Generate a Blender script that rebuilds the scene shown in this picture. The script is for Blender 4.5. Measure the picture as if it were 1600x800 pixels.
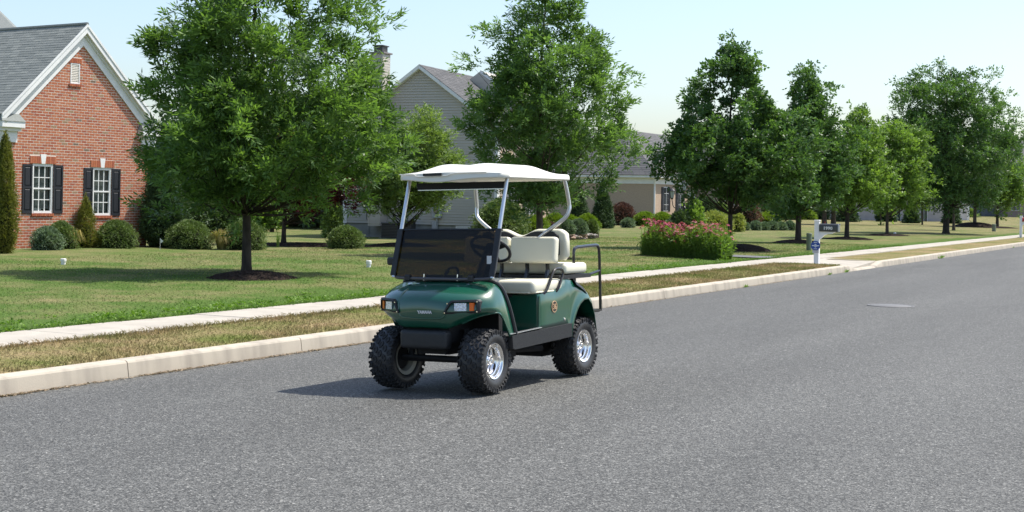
import bpy, bmesh, math, random
import numpy as np
from mathutils import Vector, Matrix
for o in list(bpy.data.objects): bpy.data.objects.remove(o)
SC=bpy.context.scene; COL=SC.collection
random.seed(7); RS=np.random.RandomState(11)
R_=math.radians

# ------------------------------------------------------------ camera, sky, sun, exposure
F=2280.; TH=R_(26.9); ROLL=.018; CH=1.68; HY=311.
cam=bpy.data.cameras.new('camera'); camo=bpy.data.objects.new('camera',cam); COL.objects.link(camo)
cam.sensor_width=36; cam.lens=F/1600*36; cam.shift_y=-(400-HY)/1600; cam.clip_start=.1; cam.clip_end=5000
camo.matrix_world=Matrix.Translation((0,0,CH))@Matrix.Rotation(TH,4,'Z')@Matrix.Rotation(R_(90),4,'X')@Matrix.Rotation(ROLL,4,'Z')
SC.camera=camo
SUN_AZ,SUN_EL=R_(46),R_(60.5)
w=bpy.data.worlds.new('World'); SC.world=w; w.use_nodes=True
nt=w.node_tree; sky=nt.nodes.new('ShaderNodeTexSky'); sky.sky_type='NISHITA'; sky.sun_disc=False
sky.sun_elevation=SUN_EL; sky.sun_rotation=math.pi/2-SUN_AZ
sky.air_density=1.0; sky.dust_density=2.0; sky.ozone_density=1.8; sky.altitude=50
nt.links.new(sky.outputs[0],nt.nodes['Background'].inputs[0]); nt.nodes['Background'].inputs[1].default_value=.15
sd=Vector((math.cos(SUN_AZ)*math.cos(SUN_EL),math.sin(SUN_AZ)*math.cos(SUN_EL),math.sin(SUN_EL)))
sl=bpy.data.lights.new('sun','SUN'); sl.energy=4.2; sl.angle=R_(.55); sl.color=(1,.95,.87)
so=bpy.data.objects.new('sun',sl); COL.objects.link(so); so.rotation_euler=(-sd).to_track_quat('-Z','Y').to_euler(); so.location=(20,20,60)
vs=SC.view_settings; vs.view_transform='Standard'; vs.look='None'; vs.exposure=.6; vs.gamma=1; vs.use_curve_mapping=False

# ------------------------------------------------------------ projection helpers (pixel of the photo -> world point)
RV=np.array([math.cos(TH),math.sin(TH),0]); FV=np.array([-math.sin(TH),math.cos(TH),0]); UV=np.array([0,0,1.]); CV=np.array([0,0,CH])
def ray(px,py):
    a=px-800;b=HY-py;c,s=math.cos(ROLL),math.sin(ROLL)
    return RV*(a*c-b*s)/F+FV+UV*(a*s+b*c)/F
def at(px,py,z=.05):
    d=ray(px,py); return CV+d*((z-CH)/d[2])
def dep(px,py,D): return CV+ray(px,py)*D
def depth_of(p): return float((np.array(p)-CV)@FV)

# ------------------------------------------------------------ materials
MATS={}
def nodes(m): return m.node_tree.nodes,m.node_tree.links
def mat(name,col,rough=.6,col2=None,scale=8,bump=0,bscale=None,metal=0,spec=.5,coat=0,detail=4,thr=(.35,.65),stretch=None,world=False):
    if name in MATS: return MATS[name]
    m=bpy.data.materials.new(name); m.use_nodes=True; n,l=nodes(m); b=n['Principled BSDF']
    b.inputs['Base Color'].default_value=(*col,1); b.inputs['Roughness'].default_value=rough
    b.inputs['Metallic'].default_value=metal; b.inputs['Specular IOR Level'].default_value=spec; b.inputs['Coat Weight'].default_value=coat
    b.inputs['Coat Roughness'].default_value=.04
    if world:
        g=n.new('ShaderNodeNewGeometry'); src=g.outputs['Position']
    else:
        tc=n.new('ShaderNodeTexCoord'); src=tc.outputs['Object']
    if stretch:
        mp=n.new('ShaderNodeMapping'); mp.inputs['Scale'].default_value=stretch; l.new(src,mp.inputs[0]); src=mp.outputs[0]
    if col2:
        t=n.new('ShaderNodeTexNoise'); t.inputs['Scale'].default_value=scale; t.inputs['Detail'].default_value=detail
        l.new(src,t.inputs['Vector'])
        r=n.new('ShaderNodeMapRange'); r.inputs[1].default_value=thr[0]; r.inputs[2].default_value=thr[1]; l.new(t.outputs[0],r.inputs[0])
        x=n.new('ShaderNodeMix'); x.data_type='RGBA'; x.inputs[6].default_value=(*col,1); x.inputs[7].default_value=(*col2,1)
        l.new(r.outputs[0],x.inputs[0]); l.new(x.outputs[2],b.inputs['Base Color'])
    if bump:
        t2=n.new('ShaderNodeTexNoise'); t2.inputs['Scale'].default_value=bscale or scale*3; t2.inputs['Detail'].default_value=5
        l.new(src,t2.inputs['Vector'])
        bp=n.new('ShaderNodeBump'); bp.inputs['Strength'].default_value=bump; bp.inputs['Distance'].default_value=.02
        l.new(t2.outputs[0],bp.inputs['Height']); l.new(bp.outputs[0],b.inputs['Normal'])
    MATS[name]=m; return m
def leafmat(name,dark,light,rough=.45,trans=.35,tcol=None,spec=.28):
    rough=rough+.08
    if name in MATS: return MATS[name]
    m=bpy.data.materials.new(name); m.use_nodes=True; n,l=nodes(m); b=n['Principled BSDF']; out=n['Material Output']
    a=n.new('ShaderNodeAttribute'); a.attribute_name='lv'
    x=n.new('ShaderNodeMix'); x.data_type='RGBA'; x.inputs[6].default_value=(*dark,1); x.inputs[7].default_value=(*light,1)
    l.new(a.outputs['Fac'],x.inputs[0]); l.new(x.outputs[2],b.inputs['Base Color'])
    b.inputs['Roughness'].default_value=rough; b.inputs['Specular IOR Level'].default_value=spec
    t=n.new('ShaderNodeBsdfTranslucent'); h=n.new('ShaderNodeMix'); h.data_type='RGBA'; h.blend_type='MULTIPLY'; h.inputs[0].default_value=1
    h.inputs[7].default_value=(*(tcol or (1.1,1.25,.45)),1); l.new(x.outputs[2],h.inputs[6]); l.new(h.outputs[2],t.inputs[0])
    ms=n.new('ShaderNodeMixShader'); ms.inputs[0].default_value=trans; l.new(b.outputs[0],ms.inputs[1]); l.new(t.outputs[0],ms.inputs[2]); l.new(ms.outputs[0],out.inputs[0])
    MATS[name]=m; return m
def lawnmat(name,green,green2,dry,bias,band=None,gain=1.,blade=False):
    """grass colour from world position: used on the ground sheet and on the blades standing in it"""
    m=bpy.data.materials.new(name); m.use_nodes=True; n,l=nodes(m); b=n['Principled BSDF']
    g=n.new('ShaderNodeNewGeometry')
    def noise(sc,det,st=(1,1,0)):
        mp=n.new('ShaderNodeMapping'); mp.inputs['Scale'].default_value=st; l.new(g.outputs['Position'],mp.inputs[0])
        t=n.new('ShaderNodeTexNoise'); t.inputs['Scale'].default_value=sc; t.inputs['Detail'].default_value=det; l.new(mp.outputs[0],t.inputs[0]); return t.outputs[0]
    def math_(op,a,c,cl=False):
        q=n.new('ShaderNodeMath'); q.operation=op; q.use_clamp=cl
        for i,v in enumerate((a,c)):
            if isinstance(v,(int,float)): q.inputs[i].default_value=v
            else: l.new(v,q.inputs[i])
        return q.outputs[0]
    n1=noise(.42,6); n2=noise(1.7,8); n3=noise(26,6); n4=noise(24,9)
    s=math_('ADD',math_('MULTIPLY',n1,1.5),math_('ADD',math_('MULTIPLY',n2,1.0),math_('MULTIPLY',n3,.9)))
    s=math_('SUBTRACT',s,bias)
    if band:
        sx=n.new('ShaderNodeSeparateXYZ'); l.new(g.outputs['Position'],sx.inputs[0])
        for (x0,x1,axis,amt) in band:
            mr=n.new('ShaderNodeMapRange'); mr.interpolation_type='SMOOTHSTEP'; mr.inputs[1].default_value=x0; mr.inputs[2].default_value=x1; mr.inputs[3].default_value=0; mr.inputs[4].default_value=amt
            l.new(sx.outputs[axis],mr.inputs[0]); s=math_('ADD',s,mr.outputs[0])
    s=math_('MULTIPLY',s,1.35,True)
    x=n.new('ShaderNodeMix'); x.data_type='RGBA'; x.inputs[6].default_value=(*green,1); x.inputs[7].default_value=(*green2,1); l.new(n3,x.inputs[0])
    y=n.new('ShaderNodeMix'); y.data_type='RGBA'; y.inputs[7].default_value=(*dry,1); l.new(x.outputs[2],y.inputs[6]); l.new(s,y.inputs[0])
    v=n.new('ShaderNodeHueSaturation'); l.new(y.outputs[2],v.inputs['Color'])
    l.new(math_('MULTIPLY',math_('ADD',math_('MULTIPLY',n4,3.2),-.62),gain),v.inputs['Value'])
    l.new(v.outputs[0],b.inputs['Base Color']); b.inputs['Roughness'].default_value=.85; b.inputs['Specular IOR Level'].default_value=.04
    bp=n.new('ShaderNodeBump'); bp.inputs['Strength'].default_value=.8; bp.inputs['Distance'].default_value=.03; l.new(n3,bp.inputs['Height']); l.new(bp.outputs[0],b.inputs['Normal'])
    if blade:
        tb=n.new('ShaderNodeBsdfTranslucent'); l.new(v.outputs[0],tb.inputs[0]); mx=n.new('ShaderNodeMixShader'); mx.inputs[0].default_value=.5
        l.new(b.outputs[0],mx.inputs[1]); l.new(tb.outputs[0],mx.inputs[2]); l.new(mx.outputs[0],n['Material Output'].inputs[0])
    MATS[name]=m; return m

# ------------------------------------------------------------ object helpers
def tag(o,label=None,cat=None,group=None,kind=None):
    if label: o['label']=label
    if cat: o['category']=cat
    if group: o['group']=group
    if kind: o['kind']=kind
    return o
def empty(name,loc,rz=0):
    o=bpy.data.objects.new(name,None); o.location=loc; o.rotation_euler=(0,0,rz); o.empty_display_size=.2; COL.objects.link(o); return o
def link(name,me,parent=None,mw=None):
    o=bpy.data.objects.new(name,me); COL.objects.link(o)
    if parent: o.parent=parent
    if mw is not None: o.matrix_basis=mw
    return o
def npmesh(name,V,faces_list,mats,fmat=None,lv=None,smooth=False):
    """V (n,3); faces_list = list of int arrays (m,k)"""
    V=np.asarray(V,dtype=np.float32); me=bpy.data.meshes.new(name)
    tot=sum(f.size for f in faces_list); nf=sum(len(f) for f in faces_list)
    me.vertices.add(len(V)); me.vertices.foreach_set('co',V.ravel())
    me.loops.add(tot); me.polygons.add(nf)
    me.loops.foreach_set('vertex_index',np.concatenate([f.ravel() for f in faces_list]).astype(np.int32))
    st=[];s=0
    for f in faces_list:
        st.append(s+np.arange(len(f))*f.shape[1]); s+=f.size
    me.polygons.foreach_set('loop_start',np.concatenate(st).astype(np.int32))
    if fmat is not None: me.polygons.foreach_set('material_index',np.asarray(fmat,dtype=np.int32))
    me.polygons.foreach_set('use_smooth',np.full(nf,bool(smooth)))
    for m in mats: me.materials.append(m)
    me.update(calc_edges=True)
    if lv is not None:
        a=me.attributes.new('lv','FLOAT','FACE'); a.data.foreach_set('value',np.asarray(lv,dtype=np.float32))
    return me
class MB:
    """collects shapes into one mesh"""
    def __init__(s): s.v=[];s.f=[];s.m=[]
    def add(s,vs,fs,mi=0):
        o=len(s.v); s.v+= [tuple(v) for v in vs]; s.f+=[tuple(i+o for i in f) for f in fs]; s.m+=[mi]*len(fs); return s
    def box(s,a,b,mi=0,M=None):
        x0,y0,z0=a;x1,y1,z1=b
        vs=[(x0,y0,z0),(x1,y0,z0),(x1,y1,z0),(x0,y1,z0),(x0,y0,z1),(x1,y0,z1),(x1,y1,z1),(x0,y1,z1)]
        if M is not None: vs=[tuple(M@Vector(v)) for v in vs]
        return s.add(vs,[(0,3,2,1),(4,5,6,7),(0,1,5,4),(1,2,6,5),(2,3,7,6),(3,0,4,7)],mi)
    def prism(s,poly,d,mi=0):
        """poly list of 3d pts, extruded by vector d"""
        n=len(poly); p=[Vector(q) for q in poly]; d=Vector(d)
        vs=p+[q+d for q in p]
        return s.add(vs,[tuple(range(n))[::-1],tuple(range(n,2*n))]+[(i,(i+1)%n,n+(i+1)%n,n+i) for i in range(n)],mi)
    def tube(s,pts,r,n=8,mi=0,closed=False):
        pts=[Vector(p) for p in pts]; N=len(pts); rs=r if isinstance(r,(list,tuple)) else [r]*N
        ring=[];prev=None
        for i,p in enumerate(pts):
            if closed: t=(pts[(i+1)%N]-pts[i-1])
            else: t=(pts[min(i+1,N-1)]-pts[max(i-1,0)])
            t.normalize()
            if prev is None:
                a=Vector((0,0,1)) if abs(t.z)<.9 else Vector((1,0,0)); u=t.cross(a).normalized()
            else:
                u=(prev-t*prev.dot(t)); u=u.normalized() if u.length>1e-6 else t.orthogonal().normalized()
            prev=u; v=t.cross(u)
            ring.append([p+(u*math.cos(k*2*math.pi/n)+v*math.sin(k*2*math.pi/n))*rs[i] for k in range(n)])
        vs=[q for rr in ring for q in rr]; fs=[]
        for i in range(N if closed else N-1):
            j=(i+1)%N
            for k in range(n): fs.append((i*n+k,i*n+(k+1)%n,j*n+(k+1)%n,j*n+k))
        if not closed: fs+= [tuple(range(n))[::-1],tuple((N-1)*n+k for k in range(n))]
        return s.add(vs,fs,mi)
    def lathe(s,prof,axis_pt,axis='Z',n=24,mi=0):
        """prof list of (r,h) about axis"""
        vs=[]
        for (r,h) in prof:
            for k in range(n):
                a=k*2*math.pi/n; c,q=r*math.cos(a),r*math.sin(a)
                v={'Z':(c,q,h),'Y':(c,h,q),'X':(h,c,q)}[axis]; vs.append((v[0]+axis_pt[0],v[1]+axis_pt[1],v[2]+axis_pt[2]))
        fs=[]
        for i in range(len(prof)-1):
            for k in range(n): fs.append((i*n+k,i*n+(k+1)%n,(i+1)*n+(k+1)%n,(i+1)*n+k))
        return s.add(vs,fs,mi)
    def grid(s,P,mi=0):
        """P[i][j] points"""
        a=len(P);b=len(P[0]); vs=[q for r in P for q in r]
        return s.add(vs,[(i*b+j,i*b+j+1,(i+1)*b+j+1,(i+1)*b+j) for i in range(a-1) for j in range(b-1)],mi)
    def mesh(s,name,mats,smooth=False,recalc=True,angle=None):
        me=bpy.data.meshes.new(name); me.from_pydata(s.v,[],s.f)
        for m in (mats if isinstance(mats,(list,tuple)) else [mats]): me.materials.append(m)
        me.polygons.foreach_set('material_index',s.m)
        if recalc:
            bm=bmesh.new(); bm.from_mesh(me); bmesh.ops.remove_doubles(bm,verts=bm.verts,dist=1e-5); bmesh.ops.recalc_face_normals(bm,faces=bm.faces); bm.to_mesh(me); bm.free()
        if smooth:
            me.polygons.foreach_set('use_smooth',[True]*len(me.polygons)); me.set_sharp_from_angle(angle=R_(angle or 40))
        me.update(); return me
    def obj(s,name,mats,parent=None,smooth=False,angle=None,recalc=True,mw=None): return link(name,s.mesh(name,mats,smooth,recalc,angle),parent,mw)
def rbox(a,b,bev=.02,seg=2,puff=0):
    """rounded box as MB"""
    bm=bmesh.new(); bmesh.ops.create_cube(bm,size=1)
    c=[(a[i]+b[i])/2 for i in range(3)]; d=[b[i]-a[i] for i in range(3)]
    for v in bm.verts: v.co=Vector([v.co[i]*d[i]+c[i] for i in range(3)])
    bmesh.ops.bevel(bm,geom=bm.edges[:]+bm.verts[:],offset=bev,segments=seg,affect='EDGES',profile=.6)
    m=MB(); bm.verts.index_update()
    m.add([tuple(v.co) for v in bm.verts],[tuple(v.index for v in f.verts) for f in bm.faces]); bm.free(); return m
def pieces(parent,name,items,mats,boxmesh,limit=300,label=None):
    """items=list of (Matrix local, variant). Nearest `limit` become objects sharing meshes, rest one stuff part."""
    base=[]
    for k in range(len(mats)):
        me=boxmesh.copy(); me.materials.clear(); me.materials.append(mats[k]); base.append(me)
    pw=parent.matrix_basis
    items=sorted(items,key=lambda it:((pw@it[0]).translation-Vector((0,0,CH))).length)
    for M,k in items[:limit]: link(name,base[k],parent,M)
    rest=items[limit:]
    if rest:
        bv=[v.co.copy() for v in boxmesh.vertices]; bf=[tuple(p.vertices) for p in boxmesh.polygons]; m=MB()
        for M,k in rest: m.add([M@v for v in bv],bf,k)
        o=m.obj(name+'_rows',list(mats),parent,recalc=False); o['kind']='stuff'; return o
def unitbox(chamfer=0):
    return MB().box((-.5,-.5,-.5),(.5,.5,.5)).mesh('unit_block',[],recalc=False)
UNIT=unitbox()
def TS(loc,scale,R=None):
    M=Matrix.Translation(loc)
    if R is not None: M=M@R
    return M@Matrix.Diagonal((*scale,1))
def cat_rom(P,n):
    """densify list of points (np arrays) by n per segment"""
    P=[np.array(p,dtype=float) for p in P]; out=[]
    for i in range(len(P)-1):
        a=P[i-1] if i>0 else 2*P[0]-P[1]; b=P[i]; c=P[i+1]; d=P[i+2] if i+2<len(P) else 2*P[-1]-P[-2]
        for k in range(n):
            t=k/n; out.append(.5*((2*b)+(-a+c)*t+(2*a-5*b+4*c-d)*t*t+(-a+3*b-3*c+d)*t**3))
    out.append(P[-1]); return out
def text_mesh(name,body,size,m,depth=.002,bold=0.,shear=0.,sx=1.):
    c=bpy.data.curves.new(name,'FONT'); c.body=body; c.size=size; c.extrude=depth; c.offset=bold; c.shear=shear; c.align_x='CENTER'; c.align_y='CENTER'; c.resolution_u=2
    t=bpy.data.objects.new(name,c); COL.objects.link(t)
    dg=bpy.context.evaluated_depsgraph_get(); me=bpy.data.meshes.new_from_object(t.evaluated_get(dg)); bpy.data.objects.remove(t)
    me.materials.clear(); me.materials.append(m)
    me.transform(Matrix.Diagonal((sx,1,1,1))); return me

# ------------------------------------------------------------ ground, road, kerb, pavement
def asphalt_mat():
    m=bpy.data.materials.new('asphalt'); m.use_nodes=True; n,l=nodes(m); b=n['Principled BSDF']; g=n.new('ShaderNodeNewGeometry')
    v=n.new('ShaderNodeTexVoronoi'); v.inputs['Scale'].default_value=105; l.new(g.outputs['Position'],v.inputs['Vector'])
    v2=n.new('ShaderNodeTexVoronoi'); v2.inputs['Scale'].default_value=45; l.new(g.outputs['Position'],v2.inputs['Vector'])
    t=n.new('ShaderNodeTexNoise'); t.inputs['Scale'].default_value=.55; t.inputs['Detail'].default_value=8; mpp=n.new('ShaderNodeMapping'); mpp.inputs['Scale'].default_value=(1.6,.22,1); l.new(g.outputs['Position'],mpp.inputs[0]); l.new(mpp.outputs[0],t.inputs['Vector'])
    tf=n.new('ShaderNodeTexNoise'); tf.inputs['Scale'].default_value=60; tf.inputs['Detail'].default_value=6; l.new(g.outputs['Position'],tf.inputs['Vector'])
    sx=n.new('ShaderNodeSeparateXYZ'); l.new(v.outputs['Color'],sx.inputs[0])
    sx2=n.new('ShaderNodeSeparateXYZ'); l.new(v2.outputs['Color'],sx2.inputs[0])
    r=n.new('ShaderNodeValToRGB'); r.color_ramp.elements[0].position=.0; r.color_ramp.elements[0].color=(.012,.0123,.0115,1)
    r.color_ramp.elements[1].position=1; r.color_ramp.elements[1].color=(.50,.495,.455,1)
    e=r.color_ramp.elements.new(.45); e.color=(.066,.066,.061,1); e=r.color_ramp.elements.new(.82); e.color=(.168,.168,.156,1)
    mm=n.new('ShaderNodeMix'); mm.inputs[0].default_value=.22; l.new(sx.outputs[0],mm.inputs[2]); l.new(sx2.outputs[0],mm.inputs[3])
    m3=n.new('ShaderNodeMix'); m3.inputs[0].default_value=.14; l.new(mm.outputs[0],m3.inputs[2]); l.new(tf.outputs[0],m3.inputs[3])
    l.new(m3.outputs[0],r.inputs[0])
    hs=n.new('ShaderNodeHueSaturation'); hs.inputs['Saturation'].default_value=1.0; l.new(r.outputs[0],hs.inputs['Color'])
    mr=n.new('ShaderNodeMapRange'); mr.inputs[1].default_value=.3; mr.inputs[2].default_value=.7; mr.inputs[3].default_value=.86; mr.inputs[4].default_value=1.12; l.new(t.outputs[0],mr.inputs[0]); l.new(mr.outputs[0],hs.inputs['Value'])
    l.new(hs.outputs[0],b.inputs['Base Color']); b.inputs['Roughness'].default_value=.78; b.inputs['Specular IOR Level'].default_value=.4
    bp=n.new('ShaderNodeBump'); bp.inputs['Strength'].default_value=.55; bp.inputs['Distance'].default_value=.006; l.new(v.outputs['Distance'],bp.inputs['Height']); l.new(bp.outputs[0],b.inputs['Normal'])
    MATS['asphalt']=m; return m
ASPH=asphalt_mat()
CONC=mat('kerb_concrete',(.46,.412,.335),.85,(.33,.295,.245),2.6,.22,130,thr=(.44,.70),detail=8,stretch=(1,1.6,.35),world=True,spec=.2)
WALK=mat('sidewalk_concrete',(.44,.405,.345),.85,(.37,.34,.29),2.5,.3,80,world=True,spec=.2)
LA=((.072,.132,.028),(.100,.155,.038),(.25,.212,.108),1.58); VA=((.095,.125,.028),(.13,.145,.042),(.30,.215,.125),1.36); BAND=[(-14.2,-12.6,0,-.75),(16,36,1,.18),(60,130,1,.25)]
LAWN=lawnmat('lawn_grass',*LA,band=BAND,gain=.88); LAWNB=lawnmat('lawn_blade',*LA,band=BAND,gain=1.6,blade=True); VERGEB=lawnmat('verge_blade',*VA,gain=1.35,blade=True)
VERGE=lawnmat('verge_grass',*VA)
WOODM=mat('far_ground',(.07,.09,.03),.9,(.12,.12,.05),.2,world=True)
KX=-9.75   # kerb face
def road_z(x): return -.03*(-5.6-x) if x<-5.6 else 0.
# asphalt sheet with a crown falling to the kerb
ys=[-40]+list(np.arange(-5,60,5))+[80,120,200,320]
P=[[(x,y,road_z(x)) for x in (KX+.05,-8.8,-7.8,-6.8,-5.6,-3,0,1.2,1.6)] for y in ys]
tag(MB().grid(P).obj('road',ASPH),kind='structure')
# base ground everywhere
g=MB(); g.add([(-1500,-600,-.2),(1500,-600,-.2),(1500,2500,-.2),(-1500,2500,-.2)],[(0,1,2,3)]); tag(g.obj('ground',WOODM),kind='structure')
VX0,VX1=KX-.175,-11.58; SX1=-12.62; DY0,DY1=39.9,43.0
# verge strip (split by the apron)
for (y0,y1) in ((-10,DY0-.35),(DY1+.35,260)):
    P=[[(x,y,.035+.018*math.sin(math.pi*(VX0-x)/(VX0-VX1))+.006*math.sin(y*2+x*3)) for x in np.linspace(VX0,VX1,6)] for y in np.linspace(y0,y1,60)]
    tag(MB().grid(P).obj('grass_verge',VERGE,smooth=True),kind='structure')
# apron of the driveway
tag(MB().add([(KX-.17,DY0+.35,-.083),(KX-.17,DY1-.35,-.083),(KX-.17,DY1+.5,.042),(VX1+.02,DY1+.9,.058),(VX1+.02,DY0-.9,.058),(KX-.17,DY0-.5,.042)],[(0,1,2),(0,2,3,4),(0,4,5)]).obj('driveway_apron',WALK),kind='structure')
# lawn: big gently uneven sheet
lx=np.concatenate([np.linspace(SX1,-34,24),[-45,-60,-90,-150,-300]]); ly=np.concatenate([[-60,-20],np.linspace(0,70,40),[80,90,105,120,150,200,300,600]])
def lawn_z(x,y):
    z=.05+.02*math.sin(x*.7+y*.3)*min(1,(SX1-x)/2)+.015*math.sin(y*.9)*min(1,(SX1-x)/2)
    if y>110: z+=(y-110)*.006*min(1,(SX1-x)/8)
    return z
P=[[(x,y,lawn_z(x,y)) for x in lx] for y in ly]
tag(MB().grid(P).obj('lawn',LAWN,smooth=True),kind='structure')
# driveway behind the flower bed
ASPH2=mat('driveway_asphalt',(.10,.105,.11),.8,(.14,.14,.145),20,.3,80)
P=[]
for t in np.linspace(0,1,14):
    x=SX1-.01-3.6*t; yc=(DY0+DY1)/2+.5*t**2.0; P.append([(x,yc+.35,lawn_z(x,yc)+.03),(x,yc+1.75,lawn_z(x,yc)+.03)])
tag(MB().grid(P).obj('driveway',ASPH2),kind='structure')
# kerb stones
kb=empty('kerb',(0,0,0)); tag(kb,kind='structure')
def kerb_mesh(L,h0=.04,h1=None):
    h1=h0 if h1 is None else h1; m=MB(); secs=[]
    for y,h in ((0.006,h0),(L-.006,h1)):
        secs.append([(KX+.03,y,-.30),(KX+.03,y,-.135),(KX+.008,y,h-.025),(KX-.004,y,h-.007),(KX-.022,y,h),(KX-.165,y,h+.002),(KX-.18,y,h-.01),(KX-.18,y,-.3)])
    n=len(secs[0]); m.add(secs[0]+secs[1],[tuple(range(n))[::-1],tuple(range(n,2*n))]+[(i,(i+1)%n,n+(i+1)%n,n+i) for i in range(n)])
    return m.mesh('kerb_stone',CONC,smooth=True,angle=25)
L=2.905; km=kerb_mesh(L); yj=10.99-5*L
while yj+L<DY0-.5: link('kerb_stone',km,kb,Matrix.Translation((0,yj,0))); yj+=L
if DY0-.5-yj>.1: link('kerb_stone',kerb_mesh(DY0-.5-yj),kb,Matrix.Translation((0,yj,0)))
link('kerb_stone',kerb_mesh(.9,.04,-.085),kb,Matrix.Translation((0,DY0-.5,0)))
link('kerb_stone',kerb_mesh(DY1-DY0-.8,-.085,-.085),kb,Matrix.Translation((0,DY0+.4,0)))
link('kerb_stone',kerb_mesh(.9,-.085,.04),kb,Matrix.Translation((0,DY1-.4,0)))
yj=DY1+.5
while yj<250: link('kerb_stone',km,kb,Matrix.Translation((0,yj,0))); yj+=L
sw=empty('sidewalk',(0,0,0)); tag(sw,kind='structure')
sm=rbox((SX1+.004,.006,-.06),(VX1-.004,1.494,.066),.008,1).mesh('paving_slab',WALK)
sm2=rbox((SX1+.004,.006,-.06),(VX1-.004,1.494,.060),.008,1).mesh('paving_slab',WALK)
for i in range(110): link('paving_slab',sm if i%3 else sm2,sw,Matrix.Translation((0,-4+i*1.5,0)))
# manhole cover
mp=at(1392,478,0); mh=empty('manhole_cover',(mp[0],mp[1],.004))
STEEL=mat('manhole_iron',(.17,.17,.165),.7,(.12,.12,.12),30,metal=.1,world=False)
MB().lathe([(0,.006),(.33,.006),(.34,0)],(0,0,0),n=32).obj('lid',STEEL,mh,smooth=True)
MB().lathe([(.35,0),(.355,.006),(.385,.006),(.39,0)],(0,0,0),n=32).obj('ring',STEEL,mh,smooth=True)
tag(mh,'round grey iron manhole cover set in the asphalt on the right of the road','manhole cover')

# ------------------------------------------------------------ grass blades, litter
def blades(name,n,xr,yr,hgt,m,dens=None,lean=.5,wid=.006,zf=None,kind='stuff'):
    x=RS.uniform(*xr,n); u=RS.uniform(0,1,n); y=yr[0]+(yr[1]-yr[0])*u**1.7
    z=np.array([zf(a,b) for a,b in zip(x,y)]) if zf else np.full(n,.04)
    dsc=1+np.clip((y-10)/25,0,2)          # coarser blades farther off
    h=RS.uniform(.5,1.15,n)*hgt*(.8+.2*dsc); a=RS.uniform(0,2*math.pi,n); ln=RS.normal(0,lean,(n,2))*h[:,None]
    wv=np.stack([np.cos(a),np.sin(a),0*a],1)*(wid*dsc*RS.uniform(.6,1.3,n))[:,None]
    b=np.stack([x,y,z-.01],1); tip=b+np.stack([ln[:,0],ln[:,1],h+.01],1); mid=b+np.stack([ln[:,0]*.3,ln[:,1]*.3,h*.6],1)
    V=np.stack([b-wv,b+wv,mid+wv*.7,tip,mid-wv*.7],1).reshape(-1,3); i=np.arange(n)[:,None]*5
    return link(name,npmesh(name,V,[i+np.array([[0,1,2,3,4]])],[m]))
tag(blades('verge_blades',60000,(VX1+.0,VX0-.0),(4,DY0-.4),.036,VERGEB),'short dry tan and green grass on the verge between kerb and sidewalk','grass',kind='stuff')
tag(blades('lawn_blades',110000,(-26,SX1),(6,60),.026,LAWNB,zf=lawn_z,lean=.9),'short mown green grass with dry patches on the front lawns','grass',kind='stuff')
tag(blades('sidewalk_edge_blades',9000,(SX1-.10,SX1+.03),(6,60),.065,LAWNB,lean=.9),'ragged green grass hanging over the lawn edge of the sidewalk','grass',kind='stuff')
tag(blades('verge_edge_blades',7000,(VX1-.05,VX1+.08),(6,DY0-1),.05,VERGEB,lean=.9),'ragged grass fringe along the street side of the sidewalk','grass',kind='stuff')
WEED=leafmat('weed_leaf',(0.075,0.160,0.017),(0.179,0.294,0.043))
def litter(name,n,m,spots):
    V=[];lv=[]
    for _ in range(n):
        if spots: cx,cy,sx,sy=random.choice(spots); x=random.gauss(cx,sx);y=random.gauss(cy,sy)
        else: x=KX+.05+abs(random.gauss(0,.035)); y=random.uniform(6,36)
        if x<KX+.035: x=KX+.04
        z=road_z(x)+random.uniform(.002,.012); a=random.uniform(0,6.28); r=random.uniform(.008,.028); d=Vector((math.cos(a),math.sin(a),random.uniform(-.2,.5)))*r; s=Vector((-math.sin(a),math.cos(a),random.uniform(-.3,.3)))*r*.35
        c=Vector((x,y,z)); V+= [c-d,c+s,c+d,c-s]; lv.append(random.random())
    V=np.array([tuple(v) for v in V]); i=np.arange(n)[:,None]*4
    return link(name,npmesh(name,V,[i+np.array([[0,1,2,3]])],[m],lv=lv))
def clover():
    P=[]
    for _ in range(230):
        y=random.uniform(8,24) if random.random()<.7 else random.uniform(24,40); x=SX1-abs(random.gauss(0,.45))-.03; r=random.uniform(.03,.10)
        for k in range(random.randint(8,26)): P.append((x+random.gauss(0,r),y+random.gauss(0,r*1.6),lawn_z(x,y)+random.uniform(.008,.035)))
    P=np.array([p for p in P if p[0]<SX1+.02]); D=RS.normal(0,1,P.shape); D[:,2]=np.abs(D[:,2])*.35
    V=leaves(P,D,leaflets=3,L=.045,W=.024,rach=.012,spread=1.5); i=np.arange(len(P)*3)[:,None]*4
    o=link('clover',npmesh('clover',V,[i+np.array([[0,1,2,3]])],[WEED],lv=RS.uniform(0,1,len(P)*3)))
    tag(o,'bright green clover and crabgrass patches along the lawn edge of the sidewalk','clover',kind='stuff')
DRY=leafmat('dry_litter',(.13,.10,.07),(.36,.28,.19),trans=.1)
tag(litter('gutter_litter',4200,DRY,[(KX+.06,y,.03,s) for y,s in ((9.4,.25),(10.0,.5),(11.5,.3),(12.4,.5),(13.6,.5),(14.6,.4),(16,1),(19,1),(25,2),(32,2))]),'dry brown leaf litter lying in the gutter at the foot of the kerb','leaf litter',kind='stuff')
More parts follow.
